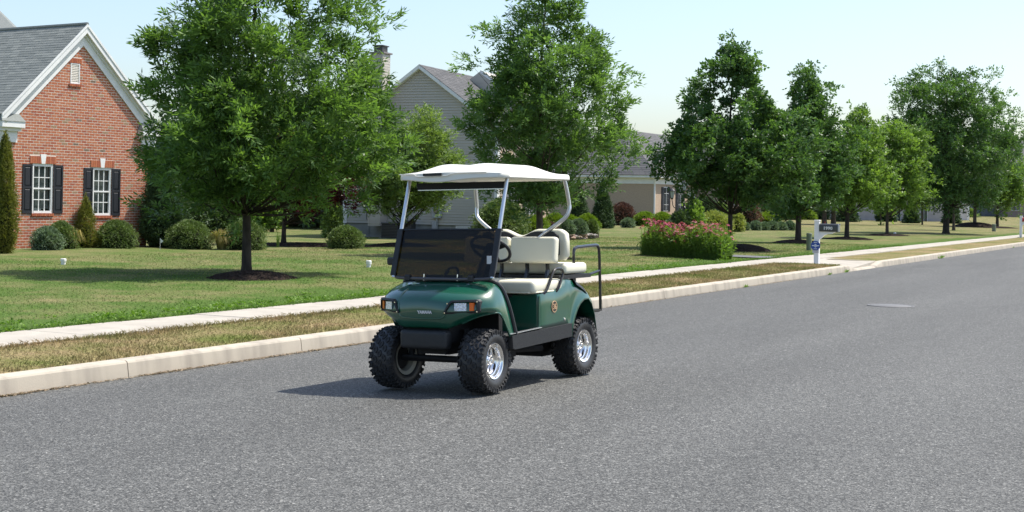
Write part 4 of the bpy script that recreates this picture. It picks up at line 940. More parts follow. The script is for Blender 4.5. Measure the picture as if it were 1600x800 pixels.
    bx0=inv(712,350)[0];bx1=inv(735,350)[0]; window(B,M,bx0,bx1,inv(720,357)[1],zf-.02,rows=1,cols=1,rail=False,simple=True,depth=.0)
    # cable loop
    x0,zq=inv(574,330); pts=[(x0,.04,zq+.5),(x0,.05,zq-.3),(x0+.15,.06,zf+.15),(x0+.6,.06,zf+.02),(x0+1.6,.05,zf-.01)]
    MB().tube(cat_rom(pts,5),.012,5).obj('cable',DK,B,mw=M)
    x0=inv(541,350)[0]-.13; MB().box((x0,.0,.1),(x0+.08,.07,zl)).obj('downspout',WHITE,B,mw=M)
    tag(B,'two storey house with beige horizontal siding and tall siding clad chimney','house')
    # condensers standing free
    def ac(px0,px1,py0,py1,lab):
        x0,z1=inv(px0,py0);x1,_=inv(px1,py0); o=empty('air_conditioner',M.copy()@Vector((0,0,0))); o.location=Vector(pl)+M@Vector(((x0+x1)/2,.75,0)); o.location.z=0; o.rotation_euler=(0,0,ang); w2=(x1-x0)/2; h_=z1-.08
        G2=mat('condenser_shell',(.10,.10,.10),.6,metal=.2); G3=mat('condenser_grille',(.022,.022,.024),.6)
        rbox((-w2+.02,-w2+.02,.06),(w2-.02,w2-.02,h_),.02,1).obj('coil',G3,o); rbox((-w2,-w2,h_),(w2,w2,h_+.06),.02,1).obj('top_panel',G2,o); MB().box((-w2-.05,-w2-.05,-.05),(w2+.05,w2+.05,.06)).obj('base_slab',FOUND,o)
        fin=MB().box((-w2+.0,-w2-.0,-.006),(w2-.0,-w2+.015,.006)).mesh('louvre',G2)
        z=.12
        while z<h_-.03: link('louvre',fin,o,Matrix.Translation((0,0,z))); z+=.06
        tag(o,lab,'air conditioner','air conditioners beside the siding house')
    ac(614,641,346,370,'dark air conditioner behind the cherry tree trunk, seen left through the cart pillars')
    ac(640,659,343,370,'dark air conditioner right of the cherry tree trunk above the windshield edge')
ROOFW=[mat('roof_%s'%k,c,.9,c2,40,.3,90,spec=.2) for k,c,c2 in (('weathered',(.125,.125,.125),(.095,.095,.096)),('charcoal',(.112,.112,.113),(.085,.085,.087)),('slate',(.138,.137,.138),(.108,.107,.108)))]
siding_house()
# rubble edging of the bed
RK=[mat('rubble_%s'%k,c,.9,c2,10,.6,40) for k,c,c2 in (('tan',(.40,.31,.24),(.30,.23,.18)),('grey',(.34,.31,.28),(.25,.23,.21)),('rust',(.36,.24,.18),(.26,.18,.14)))]
se=empty('stone_edging',at(905,372)); se0=np.array(se.location)
rm=[]
for k in range(5):
    bm=bmesh.new(); bmesh.ops.create_icosphere(bm,subdivisions=1,radius=.5)
    for v in bm.verts: v.co*=random.uniform(.75,1.15); v.co.z*=.6
    me=bpy.data.meshes.new('stone'); bm.to_mesh(me); bm.free(); me.materials.append(RK[k%3]); rm.append(me)
# raised planting bed behind it
bd=[];
for t in np.linspace(0,1,16):
    px=742+195*t; D0=54.2+8.3*t; row=[]
    for q in range(6): p=dep(px,HY,D0+q*.75); row.append((p[0],p[1],.02+.26*(1-(1-q/5)**2)))
    bd.append(row)
tag(MB().grid(bd).obj('planting_bed',MULCH,smooth=True,recalc=False),'raised mulch planting bed in front of the siding house','planting bed')
for k in range(110):
    t=random.random()**.7; px=800+132*t; p=dep(px,HY,56.4+5.6*t+random.uniform(0,.7))-se0; s=random.uniform(.14,.34)
    link('stone',rm[k%5],se,Matrix.Translation((p[0],p[1],random.uniform(-.02,.20)))@Matrix.Rotation(random.uniform(0,6),4,'Z')@Matrix.Diagonal((s*1.4,s,s*.8,1)))
tag(se,'loose rubble stone edging along the planting bed behind the cart','stone edging')

def tan_house():
    pc=dep(1022,350,103); pc[2]=0; B=empty('tan_house',pc); z1=3.35; zr=7.0
    ST=mat('tan_stucco',(.46,.35,.255),.9,(.40,.30,.22),12,.4,60)
    We=frame((0,0,0),(-1,0,0))  # placeholder
    Ww,Wl=8.5,17
    MB().box((-Ww,0,-.2),(0,Wl,z1)).obj('wall',ST,B)
    MB().box((-Ww-.06,-.06,z1-.42),(.06,Wl+.06,z1+.02)).obj('frieze',WHITE,B)
    MB().box((-Ww-.45,-.45,z1+.02),(.45,Wl+.45,z1+.2)).obj('gutter',WHITE,B)
    q=MB().tube([(.02,-.06,-.1),(.02,-.06,z1-.55),(.05,-.16,z1-.3),(.2,-.3,z1)],.06,6).obj('downspout',WHITE,B)
    # hip roof
    a=[(-Ww-.5,-.5,z1+.2),(.5,-.5,z1+.2),(.5,Wl+.5,z1+.2),(-Ww-.5,Wl+.5,z1+.2)]; rx=-Ww/2; r0=(rx,3.6,zr);r1=(rx,Wl-3.6,zr)
    MB().add([Vector(v)-Vector((0,0,.02)) for v in a+[r0,r1]],[(0,1,4),(1,2,5,4),(2,3,5),(3,0,4,5)]).obj('roof_deck',ROOFW[0],B)
    def strips(A,Bv,T0,T1,rows):
        m=MB(); A,Bv,T0,T1=map(Vector,(A,Bv,T0,T1)); n=(Bv-A).cross(T0-A).normalized(); n=n if n.z>0 else -n
        for r in range(rows):
            t0=r/rows;t1=(r+1.0)/rows; a0=A.lerp(T0,t0);b0=Bv.lerp(T1,t0);a1=A.lerp(T0,t1);b1=Bv.lerp(T1,t1); N=max(1,int((b0-a0).length/.9))
            for k in range(N):
                m.add([a0.lerp(b0,k/N)+n*.016,a0.lerp(b0,(k+.985)/N)+n*.016,a1.lerp(b1,(k+.985)/N)+n*.004,a1.lerp(b1,k/N)+n*.004,a0.lerp(b0,k/N),a0.lerp(b0,(k+.985)/N)],[(0,1,2,3),(4,5,1,0)],random.randrange(3))
        return m
    o=strips(a[0],a[1],r0,r0,26).obj('shingle_rows',ROOFW,B,recalc=False); o['kind']='stuff'
    o=strips(a[1],a[2],r0,r1,26).obj('shingle_rows',ROOFW,B,recalc=False); o['kind']='stuff'
    Mf=frame((.0,0,0),(0,1,0))
    for x0 in (1.7,4.6): window(B,Mf,x0,x0+.95,1.0,2.75,rows=4,cols=2,simple=True,shut=.4,depth=-.02)
    # projecting porch wing with white posts and stone front
    SM=mat('porch_stone',(.42,.34,.28),.9,(.32,.26,.22),6,.5,20)
    MB().box((.02,8.2,-.2),(2.6,14.5,z1-.1)).obj('wing_wall',SM,B); MB().box((-.2,7.9,z1-.1),(3.0,14.8,z1+.15)).obj('wing_frieze',WHITE,B)
    q=MB(); q.prism([(3.1,7.8,z1+.15),(3.1,14.9,z1+.15),(3.1,11.3,z1+3.0)],(-7,0,0)); q.obj('wing_roof',ROOFW[0],B)
    Mw=frame((2.6,8.2,0),(0,1,0)); Mx=frame((.02,8.2,0),(1,0,0))
    for x0 in (.8,2.7,4.6): window(B,Mw,x0,x0+.8,.8,2.6,simple=True,depth=-.02)
    for y in (8.0,9.6,11.2): MB().box((3.2,y,-.1),(3.4,y+.2,z1-.1)).obj('porch_post',WHITE,B)
    tag(B,'tan stucco house with grey hipped shingle roof, partly behind the pin oak','house')
tan_house()
def far_house(px0,px1,py,D,zw,col,label,rot=0,roofh=3.2,wins=(),gab=False,dx=9,trim=True):
    a=dep(px0,py,D); b=dep(px1,py,D); g=CH-(py-(HY+ROLL*(px0-800)))*D/F; a[2]=b[2]=0; d=Vector(b-a); Wd=d.length; B=empty('far_house',a); B.location.z=g; M=frame((0,0,0),d)
    W_=mat('wall_'+col[0],col[1],.8,col[2],3)
    MB().box((0,-dx,-1),(Wd,0,zw)).obj('wall',W_,B,mw=M); MB().box((Wd-.1,-.3,-.3),(Wd+.15,.06,zw)).obj('corner_board',WHITE,B,mw=M); MB().box((-.3,-dx-.3,zw),(Wd+.3,.35,zw+.2)).obj('eaves',WHITE,B,mw=M)
    q=MB()
    if gab: q.prism([(-.4,.4,zw+.2),(Wd+.4,.4,zw+.2),(Wd/2,.4,zw+roofh)],(0,-dx,0))
    else: q.add([(-.5,.5,zw+.2),(Wd+.5,.5,zw+.2),(Wd+.5,-dx-.5,zw+.2),(-.5,-dx-.5,zw+.2),(min(Wd*.3,3.5),-dx/2,zw+roofh),(Wd-min(Wd*.3,3.5),-dx/2,zw+roofh)],[(0,1,5,4),(1,2,5),(2,3,4,5),(3,0,4)])
    q.obj('roof',ROOFW[0],B,mw=M)
    for (x0,x1,z0,z1) in wins: window(B,M,x0*Wd,x1*Wd,z0,z1,rows=2,cols=2,simple=True,depth=-.03)
    tag(B,label,'house'); return B
LIL=('lilac_render',(.40,.37,.36),(.36,.33,.325))
far_house(1308,1478,347,140,3.0,LIL,'long low lilac grey house behind the trees at the right',wins=((.51,.585,.1,1.5),(.76,.83,.1,1.5),(.06,.2,.3,1.0)),roofh=3.6)
far_house(1476,1512,343,150,2.6,('white_siding',(.66,.62,.6),(.6,.56,.55)),'small white walled house half hidden behind the tallest far tree',wins=((.3,.6,.4,1.6),),gab=True)
far_house(1520,1572,334,190,2.8,('grey_siding',(.22,.23,.24),(.18,.19,.2)),'grey house with white garage trim at the far right',wins=((.82,.98,.2,1.9),),gab=True,roofh=4)
far_house(1574,1640,334,185,6.2,('brown_siding',(.26,.20,.17),(.22,.17,.14)),'tall far house with brown roof gable at the right picture edge',wins=((.1,.3,.4,2.0),(.6,.8,.4,2.0),(.1,.3,3.4,5)),gab=False,roofh=3.2)

# ------------------------------------------------------------ street furniture
BLK=mat('black_metal',(.018,.018,.02),.4); 
def mailbox(px,py,label,first=True,scale=1.):
    b=at(px,py); o=empty('mailbox_post',b,0); WP=mat('white_vinyl',(.80,.80,.80),.35,(.74,.74,.74),2)
    H_=1.17; hw=.066
    # box axis points to the street (+X)
    MB().box((-hw,-hw,-.1),(hw,hw,H_)).obj('post',WP,o); rbox((-hw-.012,-hw-.012,H_),(hw+.012,hw+.012,H_+.03),.008,1).obj('post_cap',WP,o)
    MB().prism([(hw,-.045,.88),(.52,-.045,.88),(.42,-.045,.83),(.30,-.045,.815),(.2,-.045,.78),(.13,-.045,.70),(hw,-.045,.66)],(0,.09,0)).obj('bracket',WP,o)
    MBX=mat('mailbox_paint',(.035,.037,.035),.35,(.028,.03,.028),3,coat=.2) if first else mat('mailbox_red',(.35,.03,.03),.4)
    P=[];r=.085
    prof=[(-r,.885),(r,.885)]+[(r*math.cos(a),1.02+r*math.sin(a)) for a in np.linspace(0,math.pi,10)]
    m=MB(); x0,x1=hw+.005,hw+.53
    m.prism([(x0,y,z) for y,z in prof],(x1-x0,0,0)); bx=m.obj('box',MBX,o,smooth=True,angle=35)
    ALU=mat('mailbox_door',(.30,.32,.32),.35,metal=.6)
    m=MB().prism([(x1,y*1.05,z+.002) for y,z in prof],(.022,0,0)).obj('door',ALU,bx,smooth=True,angle=35)
    MB().box((x1+.022,-.02,1.08),(x1+.05,.02,1.11)).obj('latch',ALU,bx)
    MB().box((x0+.1,r+.0,.98),(x0+.13,r+.012,1.16)).obj('flag',mat('mailbox_flag',(.25,.03,.03),.5),bx)
    if first:
        LW=mat('white_letter',(.80,.80,.78),.6); tm=text_mesh('house_number','1990',.125,LW,.002,.0022,sx=1.05)
        link('house_number',tm,bx,Matrix.Translation(((x0+x1)/2-.015,-r-.003,.975))@Matrix.Rotation(R_(90),4,'X'))
        # octagonal blue sign fixed to the post
        BL=mat('sign_blue',(.012,.06,.30),.4); LB=mat('sign_white',(.68,.72,.78),.4); c=(-.012,-hw-.03,.485); R8=.138
        m=MB().prism([(c[0]+R8*math.cos(a+math.pi/8),c[1],c[2]+R8*math.sin(a+math.pi/8)) for a in [k*math.pi/4 for k in range(8)]],(0,-.012,0)); sg=m.obj('sign_plate',BL,o)
        MB().box((c[0]-.09,-hw-.02,.28),(c[0]+.09,-hw-.005,.40)).obj('sign_backing',mat('sign_grey',(.5,.5,.52),.5),o)
        y=c[1]-.013; m=MB()
        m.add([(c[0]-.055,y,c[2]),(c[0],y,c[2]-.055),(c[0]+.055,y,c[2]),(c[0],y,c[2]+.055)],[(0,1,2,3)]); m.obj('emblem',LB,sg,recalc=False)
        m=MB(); 
        for (a,b_,w1,w2) in ((-.1,-.035,-.012,.012),(.035,.1,-.012,.012),(-.05,.05,-.095,-.08),(-.05,.05,.08,.095)): m.add([(c[0]+a,y-.001,c[2]+w1),(c[0]+b_,y-.001,c[2]+w1),(c[0]+b_,y-.001,c[2]+w2),(c[0]+a,y-.001,c[2]+w2)],[(0,1,2,3)])
        m.obj('sign_bar',LB,sg,recalc=False)
        m=MB().lathe([(.018,0),(.026,0),(.026,-.002),(.018,-.002)],(c[0],y-.002,c[2]),'Y',14).obj('emblem_ring',BL,sg)
    tag(o,label,'mailbox','mailboxes on white posts beside the kerb'); return o
mailbox(1276,411,'white mailbox post with dark box numbered 1990 and blue octagonal sign')
mailbox(1595,371,'white mailbox post at the far right end of the verge',first=False)
def pedestal(px,py,wpx,hpx,label):
    b=at(px,py); sc=F/depth_of(b); o=empty('utility_pedestal',b); w_=wpx/2/sc;h=hpx/sc; G=mat('pedestal_green',(.17,.20,.145),.6,(.14,.17,.12),5)
    MB().lathe([(w_,-.05),(w_,h*.86),(w_*1.04,h*.87),(w_*1.04,h*.97),(w_*.9,h),(0,h)],(0,0,0),n=20).obj('housing',G,o,smooth=True,angle=30); MB().box((-w_*.2,-w_*1.03,h*.5),(w_*.2,-w_*.9,h*.6)).obj('latch',G,o); tag(o,label,'utility box','green utility pedestals in the lawn')
pedestal(1264,391,8.5,27,'dull green utility pedestal just behind the number 1990 mailbox')
pedestal(1553,362,6,12,'small green utility pedestal near the far mailbox')
PV=mat('white_pvc',(.75,.75,.74),.4)
def pipe(px,py,wpx,hpx,label):
    b=at(px,py); sc=F/depth_of(b); o=empty('drain_pipe',b); r=wpx/2/sc;h=hpx/sc
    MB().lathe([(r*.8,-.1),(r*.8,h*.55)],(0,0,0),n=16).obj('pipe',PV,o,smooth=True); MB().lathe([(r*.82,h*.5),(r,h*.52),(r,h*.93),(r*.85,h),(0,h)],(0,0,0),n=16).obj('cap',PV,o,smooth=True,angle=30); tag(o,label,'pipe','white cleanout pipes sticking out of the lawn')
pipe(99,413,9,9,'short white capped pipe in the lawn below the brick house'); pipe(576,419,9,12,'white capped pipe in the lawn left of the golf cart'); pipe(1398,368,4,5,'tiny white capped pipe beside the mulch of the round light tree')
def flag(px,py):
    b=at(px,py); o=empty('marker_flag',b); MB().tube([(0,0,0),(0,0,.34)],.004,5).obj('stake',WHITE,o); MB().add([(0,0,.34),(.09,.03,.26),(.02,.01,.2)],[(0,1,2)]).obj('flag',WHITE,o,recalc=False); tag(o,'small white marker flag in front of the dark arborvitae','flag')
flag(250,391)
def lamp_post():
    b=at(1068,366); o=empty('lamp_post',b); sc=F/depth_of(b); H_=2.15
    MB().lathe([(.13,0),(.13,.12),(.07,.2),(.05,.35),(.04,.9),(.045,1.4),(.06,1.5),(.035,1.56),(.03,H_)],(0,0,0),n=10).obj('pole',BLK,o,smooth=True)
    LG=mat('lantern_glass',(.45,.50,.50),.15,spec=.8)
    k=0
    for (dx,dy,z) in ((-.62,0,1.75),(.50,0.25,1.75),(0,0,H_),(.18,-.5,1.75)):
        v=RV*dx+FV*dy; c=(v[0],v[1],z)
        if dx or dy:
            pts=[(0,0,1.45),(v[0]*.4,v[1]*.4,1.3),(v[0]*.85,v[1]*.85,1.38),(v[0],v[1],z)]; MB().tube(cat_rom(pts,5),.022,6).obj('arm',BLK,o,smooth=True)
        lg=MB().lathe([(.02,z),(.07,z+.05),(.075,z+.09)],(c[0],c[1],0),n=6).lathe([(.17,z+.42),(.16,z+.45),(.05,z+.56),(.02,z+.6),(.025,z+.64),(0,z+.68)],(c[0],c[1],0),n=8)
        for q in range(6):
            a=q*math.pi/3; lg.tube([(c[0]+.075*math.cos(a),c[1]+.075*math.sin(a),z+.09),(c[0]+.13*math.cos(a),c[1]+.13*math.sin(a),z+.43)],.008,4)
        lo=lg.obj('lantern',BLK,o); MB().lathe([(.07,z+.09),(.122,z+.42)],(c[0],c[1],0),n=6).obj('glass',LG,lo)
    tag(o,'black garden lamp post with four lanterns behind the coneflowers','lamp post')
lamp_post()

# ------------------------------------------------------------ golf cart (x forward, y its left side, z up)
def golf_cart():
    G=empty('golf_cart',(0,0,0)); G.matrix_world=Matrix.Translation((-6.3305,11.157,-.0135))@Matrix.Rotation(R_(-92.9),4,'Z')@Matrix.Rotation(.03,4,'X')
    tag(G,'dark green lifted golf cart with cream seats, white roof and tinted windshield','golf cart')
    GREEN=mat('green_paint',(.004,.078,.044),.28,(.0035,.068,.039),1.5,coat=1.0,spec=.5)
    BLKP=mat('black_plastic',(.016,.017,.019),.5,(.022,.023,.025),30,.15,200,spec=.4)
    BLKT=mat('black_tube',(.010,.010,.011),.25,coat=.5); DARK=mat('underbody',(.008,.008,.009),.8)
    VIN=mat('cream_vinyl',(.78,.75,.60),.42,(.74,.71,.56),3,.08,160,spec=.4); WROOF=mat('roof_plastic',(.74,.72,.64),.4,(.71,.69,.61),2)
    ALU=mat('brushed_aluminium',(.66,.67,.69),.32,metal=.85); POL=mat('polished_alloy',(.88,.87,.85),.17,metal=1.)
    RUB=mat('tyre_rubber',(.020,.020,.021),.62,(.028,.028,.029),20,.3,120,spec=.4); RUBL=mat('tyre_sidewall',(.026,.026,.028),.42,(.034,.034,.035),12,.12,80,spec=.5)
    GRIT=mat('black_mat',(.03,.03,.03),.85,(.05,.05,.05),60,.4,200)
    ORG=mat('indicator_orange',(.75,.13,.01),.25,coat=.5); LENS=mat('lamp_lens',(.86,.88,.90),.16,(.62,.66,.72),60,.5,90,metal=.75,coat=1)
    CRM=mat('rim_inside',(.42,.40,.33),.5)
    # ---- front cowl, lofted
    cols=[
     [(.24,0,.565),(.29,0,.64),(.305,0,.74),(.27,0,.84),(.13,0,.915),(-.13,0,.968)],
     [(.24,.13,.565),(.288,.13,.64),(.30,.13,.74),(.262,.13,.84),(.125,.13,.914),(-.13,.13,.967)],
     [(.235,.235,.568),(.28,.245,.645),(.285,.25,.745),(.24,.25,.84),(.10,.25,.912),(-.13,.24,.966)],
     [(.19,.345,.61),(.24,.375,.67),(.24,.38,.75),(.195,.37,.84),(.07,.355,.906),(-.13,.345,.962)],
     [(.12,.455,.665),(.165,.495,.71),(.162,.495,.77),(.12,.475,.842),(.02,.45,.90),(-.135,.425,.955)],
     [(.03,.558,.694),(.06,.572,.73),(.055,.56,.79),(.025,.535,.848),(-.04,.50,.902),(-.145,.465,.945)],
     [(-.03,.583,.690),(-.035,.583,.73),(-.045,.572,.79),(-.065,.548,.85),(-.11,.515,.90),(-.165,.485,.928)],
     [(-.09,.586,.645),(-.105,.585,.685),(-.125,.578,.745),(-.145,.562,.80),(-.165,.54,.85),(-.19,.518,.875)],
     [(-.15,.586,.565),(-.17,.585,.60),(-.19,.582,.635),(-.205,.575,.67),(-.222,.566,.70),(-.238,.556,.725)],
     [(-.212,.586,.478),(-.228,.586,.4785),(-.245,.586,.479),(-.262,.586,.4795),(-.28,.586,.480),(-.30,.585,.481)]]
    rows=[cat_rom(c,5) for c in cols]; nr=len(rows[0])
    full=[[] for _ in range(nr)]
    for j in range(nr): full[j]=cat_rom([rows[i][j] for i in range(len(cols))],5)
    Pg=[[tuple(p*np.array([1,-1,1])) for p in r[::-1]][:-1]+[tuple(p) for p in r] for r in full]
    ho=MB().grid(Pg).obj('front_cowl',GREEN,G,smooth=True,angle=60); md=ho.modifiers.new('s','SOLIDIFY'); md.thickness=.012; md.offset=-1
    # crease bead of the hood panel
    def surf(y,z):   # x on the cowl front for given |y|,z
        y=abs(y); best=None
        for r in full:
            for p in r:
                d=(p[1]-y)**2+(p[2]-z)**2
                if best is None or d<best[0]: best=(d,p[0])
        return best[1]
    path=[(y,z) for y,z in ((-.235,.90),(-.245,.86),(-.248,.80),(-.246,.73),(-.236,.685),(-.20,.658),(-.1,.652),(0,.650),(.1,.652),(.2,.658),(.236,.685))]
    pp=[(surf(y,z)+.001,y,z) for y,z in path]
    MB().tube(cat_rom(pp,4),.0075,6).obj('panel_bead',GREEN,G,smooth=True)
    # edge trim along rear edge of the cowl
    for s in (-1,1):
        e=[(rows[i][-1][0]-.012,s*(rows[i][-1][1]+.004),rows[i][-1][2]+.004) for i in range(3,len(rows))]
        MB().tube(cat_rom(e,4),.02,8).obj('cowl_trim',BLKP,G,smooth=True)
        e=[(rows[i][0][0]-.004,s*(rows[i][0][1]),rows[i][0][2]) for i in range(3,len(rows))]
        MB().tube(cat_rom(e,4),.007,6).obj('arch_lip',GREEN,G,smooth=True)
    # headlights
    HS=(surf(.232,.755),surf(.512,.755),surf(.375,.755))
    for s in (-1,1):
        def q(y,z,o=.0): 
            x=.2935-.0*y if 0 else None
            t=(abs(y)-.232)/(.515-.232); xa,xb,xc=HS; return (xa*(1-t)*(1-2*t)+4*xc*t*(1-t)+xb*t*(2*t-1)+o+.004,s*abs(y),z)
        bz=MB(); ring=[(.232,.694),(.50,.702),(.515,.72),(.512,.80),(.49,.818),(.30,.812),(.275,.79),(.232,.71)]
        n_=len(ring); o=.018
        bz.add([q(y,z,o) for y,z in ring]+[q(y*.0+ (y-.38)*.86+.38,(z-.756)*.74+.756,o+.006) for y,z in ring]+[q(y,z,-.06) for y,z in ring],
               [(i,(i+1)%n_,n_+(i+1)%n_,n_+i) for i in range(n_)]+[(2*n_+i,2*n_+(i+1)%n_,(i+1)%n_,i) for i in range(n_)])
        inner=[q((y-.38)*.86+.38,(z-.756)*.74+.756,-.012) for y,z in ring]
        bz.add([q((y-.38)*.86+.38,(z-.756)*.74+.756,o+.006) for y,z in ring]+inner,[(i,(i+1)%n_,n_+(i+1)%n_,n_+i) for i in range(n_)]+[tuple(n_+i for i in range(n_))])
        h=bz.obj('headlight',BLKP,G,smooth=True,angle=30)
        def blockq(y0,y1,z0,z1,m,nm,ob,of): 
            MB().add([q(y0,z0,of),q(y1,z0,of),q(y1,z1,of),q(y0,z1,of),q(y0,z0,ob),q(y1,z0,ob),q(y1,z1,ob),q(y0,z1,ob)],[(0,1,2,3),(0,1,5,4),(1,2,6,5),(2,3,7,6),(3,0,4,7),(4,5,6,7)]).obj(nm,m,h)
        blockq(.322,.414,.722,.788,LENS,'lamp_lens',-.012,.010); blockq(.440,.470,.722,.79,ORG,'indicator',-.012,.015)
        sc=MB()
        for (y,z) in ((.245,.705),(.27,.785),(.495,.715),(.497,.80)): c=q(y,z,o+.004); sc.box((c[0]-.004,c[1]-.005,c[2]-.005),(c[0]+.004,c[1]+.005,c[2]+.005))
        sc.obj('screws',POL,h)['kind']='stuff'
    # lettering
    tm=text_mesh('lettering','YAMAHA',.036,mat('silver_letter',(.72,.75,.80),.3,metal=.3),.002,.0012,sx=.98)
    M=Matrix(((0.03,.10,1,.3075),(1,0,0,.040),(0,1,-.10,.706),(0,0,0,1))); link('lettering',tm,G,M)
    # bumper and nose underside
    rbox((.17,-.24,.385),(.285,.238,.55),.04,4).obj('bumper',BLKP,G,smooth=True,angle=60)
    MB().box((-.2,-.22,.44),(.2,.22,.62)).obj('front_liner',DARK,G)
    MB().box((-.28,-.47,.475),(-.22,.47,.90)).obj('firewall',DARK,G)
    MB().prism([(.12,-.02,.385),(.16,.16,.385),(.18,.17,.335),(.12,.0,.37)],(-.18,0,0)).obj('skid_plate',DARK,G)
    # ---- cowl top shelf under the windshield, dash
    SHELF=mat('grey_shelf',(.50,.55,.62),.35)
    MB().add([(-.07,-.30,.966),(-.045,-.20,.968),(-.045,.20,.968),(-.07,.30,.966),(-.135,.36,.972),(-.135,-.36,.972)],[(0,1,2,3,4,5)]).prism([(-.15,-.36,.95),(-.15,.36,.95),(-.15,.36,.975),(-.15,-.36,.975)],(.02,0,0)).obj('cowl_shelf',SHELF,G)
    MB().prism([(-.14,-.43,.962),(-.27,-.43,.95),(-.29,-.43,.86),(-.26,-.43,.80),(-.14,-.43,.80)],(0,.86,0)).obj('dashboard',BLKP,G)
    # ---- floor, rockers
    MB().box((-.80,-.57,.455),(-.23,.57,.478)).obj('floor_mat',GRIT,G)
    for s in (-1,1):
        y0,y1=(.565,.612) if s>0 else (-.612,-.565)
        MB().prism([(-.225,y0,.372),(-.21,y0,.482),(-.75,y0,.503),(-1.335,y0,.522),(-1.335,y0,.398),(-.26,y0,.362)],(0,y1-y0,0)).obj('rocker_panel',BLKP,G)
        MB().box((-.79,y0+.001 if s>0 else y0+.012,.5),(-.22,y1-.012 if s>0 else y1-.001,.506)).obj('sill_strip',ALU,G,mw=Matrix.Translation((0,0,-.012))@Matrix.Rotation(.037,4,'Y'))
    # ---- rear body: side panels with wheel arch, seat pod
    def side(s):
        # column-wise grid from lower edge to upper edge along x
        xs=[-.755,-.80,-.9,-1.05,-1.2,-1.3,-1.345,-1.375,-1.41,-1.46,-1.52,-1.60,-1.69,-1.76,-1.82,-1.855]
        def lo(x):
            if x>-1.34: return .503+(-x-.75)*.033
            return .28+math.sqrt(max(0,.455**2-(min(0,(x+1.66))/.205*.455 if x<-1.66 else (x+1.66)/.325*.455)**2)) if x>-1.86 else .28
        def hi(x): 
            return float(np.interp(-x,[.755,1.1,1.19,1.25,1.33,1.45,1.56,1.64,1.72,1.79,1.83,1.86],[.812,.828,.86,.905,.925,.918,.88,.845,.79,.70,.60,.50]))
        Pq=[]
        for x in xs:
            a,b=lo(x),hi(x); a=min(a,b-.008); row=[]
            for k in range(9):
                t=k/8; z=a+(b-a)*t; d=abs(z-a); fl=.028*math.exp(-(d/.06)**2) if x<-1.3 else 0
                y=.578+fl-.035*max(0,(t-.7)/.3)**2*(1 if x<-1.15 else .35)-(.012 if x>-.76 else 0)
                row.append((x,s*y,z))
            row.append((x-.0,s*(.50 if x<-1.15 else .53),hi(x)+.004)); row.append((x,s*.38,hi(x)+.004)); Pq.append(row)
        return MB().grid(Pq)
    for s in (1,-1):
        o=side(s).obj('side_panel',GREEN,G,smooth=True,angle=60); md=o.modifiers.new('s','SOLIDIFY'); md.thickness=.01; md.offset=0
    rbox((-1.2,-.566,.46),(-.757,.566,.812),.02,3).obj('seat_pod',GREEN,G,smooth=True)
    MB().box((-1.5,-.40,.7),(-1.1,.40,.9)).box((-1.84,-.5,.42),(-1.40,.40,.86)).obj('rear_liner',DARK,G)
    MB().box((-1.86,-.5,.45),(-1.84,.5,.70)).obj('rear_apron',DARK,G)
    MB().box((-.77,-.30,.79),(-.752,.30,.815)).obj('seat_latch',BLKP,G)
    for s in (-1,1):
        m=MB(); P=[]
        for x,z in ((-1.46,.908),(-1.54,.878),(-1.62,.845),(-1.68,.808)): P.append([(x,s*.40,z+.022),(x,s*.52,z+.022),(x,s*.578,z+.008),(x,s*.60,z-.03)])
        m.grid(P).obj('fender_cap',BLKP,G,smooth=True)
    # round emblem 36
    EM=mat('emblem_black',(.02,.016,.014),.4); EG=mat('emblem_gold',(.50,.33,.19),.4)
    e=MB().lathe([(0,.004),(.046,.004),(.046,0)],(-1.035,.585,.694),'Y',28,0).obj('number_badge',EM,G); MB().lathe([(.046,.0),(.054,.0),(.054,.005),(.046,.005)],(-1.035,.585,.694),'Y',28).obj('badge_ring',EG,e)
    tm=text_mesh('badge_number','36',.072,EG,.0015,.0016); link('badge_number',tm,e,Matrix(((-1,0,0,-1.035),(0,0,1,.591),(0,1,0,.692),(0,0,0,1))))
    MB().lathe([(0,.012),(.012,.010),(.014,0)],(-1.24,.579,.565),'Y',12).obj('charger_plug',POL,G,smooth=True)
    MB().box((-.775,.574,.512),(-.76,.5795,.80)).obj('corner_seam',GREEN,G)
    # ---- seats
    def cushion(a,b,bev,name,par,puff=.0,mw=None): 
        o=rbox(a,b,bev,5).obj(name,VIN,par,smooth=True,angle=70,mw=mw); return o
    c=cushion((-1.26,-.545,.822),(-.695,.56,.945),.055,'front_seat_cushion',G)
    MB().tube([(-.70,-.50,.835),(-.70,.50,.835),(-.76,.556,.835),(-1.16,.556,.835)],.007,6).obj('piping',VIN,c,smooth=True)
    for s in (-1,1):
        y0,y1=sorted((s*.010,s*.500)); T=Matrix.Translation((-1.265,0,1.207))@Matrix.Rotation(-.12,4,'Y')
        b=cushion((-.045,y0,-.125),(.05,y1,.125),.04,'seat_back',G,mw=T); MB().box((-.06,y0+.02,-.115),(-.046,y1-.02,.115)).obj('seat_back_shell',BLKP,b)
        for yy in (.14,.36): MB().tube([(-1.30,s*yy,.93),(-1.33,s*yy,1.02),(-1.32,s*yy,1.15)],.022,6).obj('seat_bracket',BLKT,G)
    # rear facing seat: two humped back with black shell, cushion, base
    def hump(y,w=.50):
        a=abs(y); return 1.345+.060*(0.5-.5*math.cos(math.pi*min(1,a/.20)))-(.0 if a<.40 else .055*((a-.40)/.10)**2)
    prof=[(y,hump(y)) for y in np.linspace(-.49,.49,41)]
    prof=[(-.50,1.28),(-.50,1.15),(-.46,1.105),(.46,1.105),(.50,1.15),(.50,1.28)][::1]+[(y,z) for y,z in prof[::-1]]
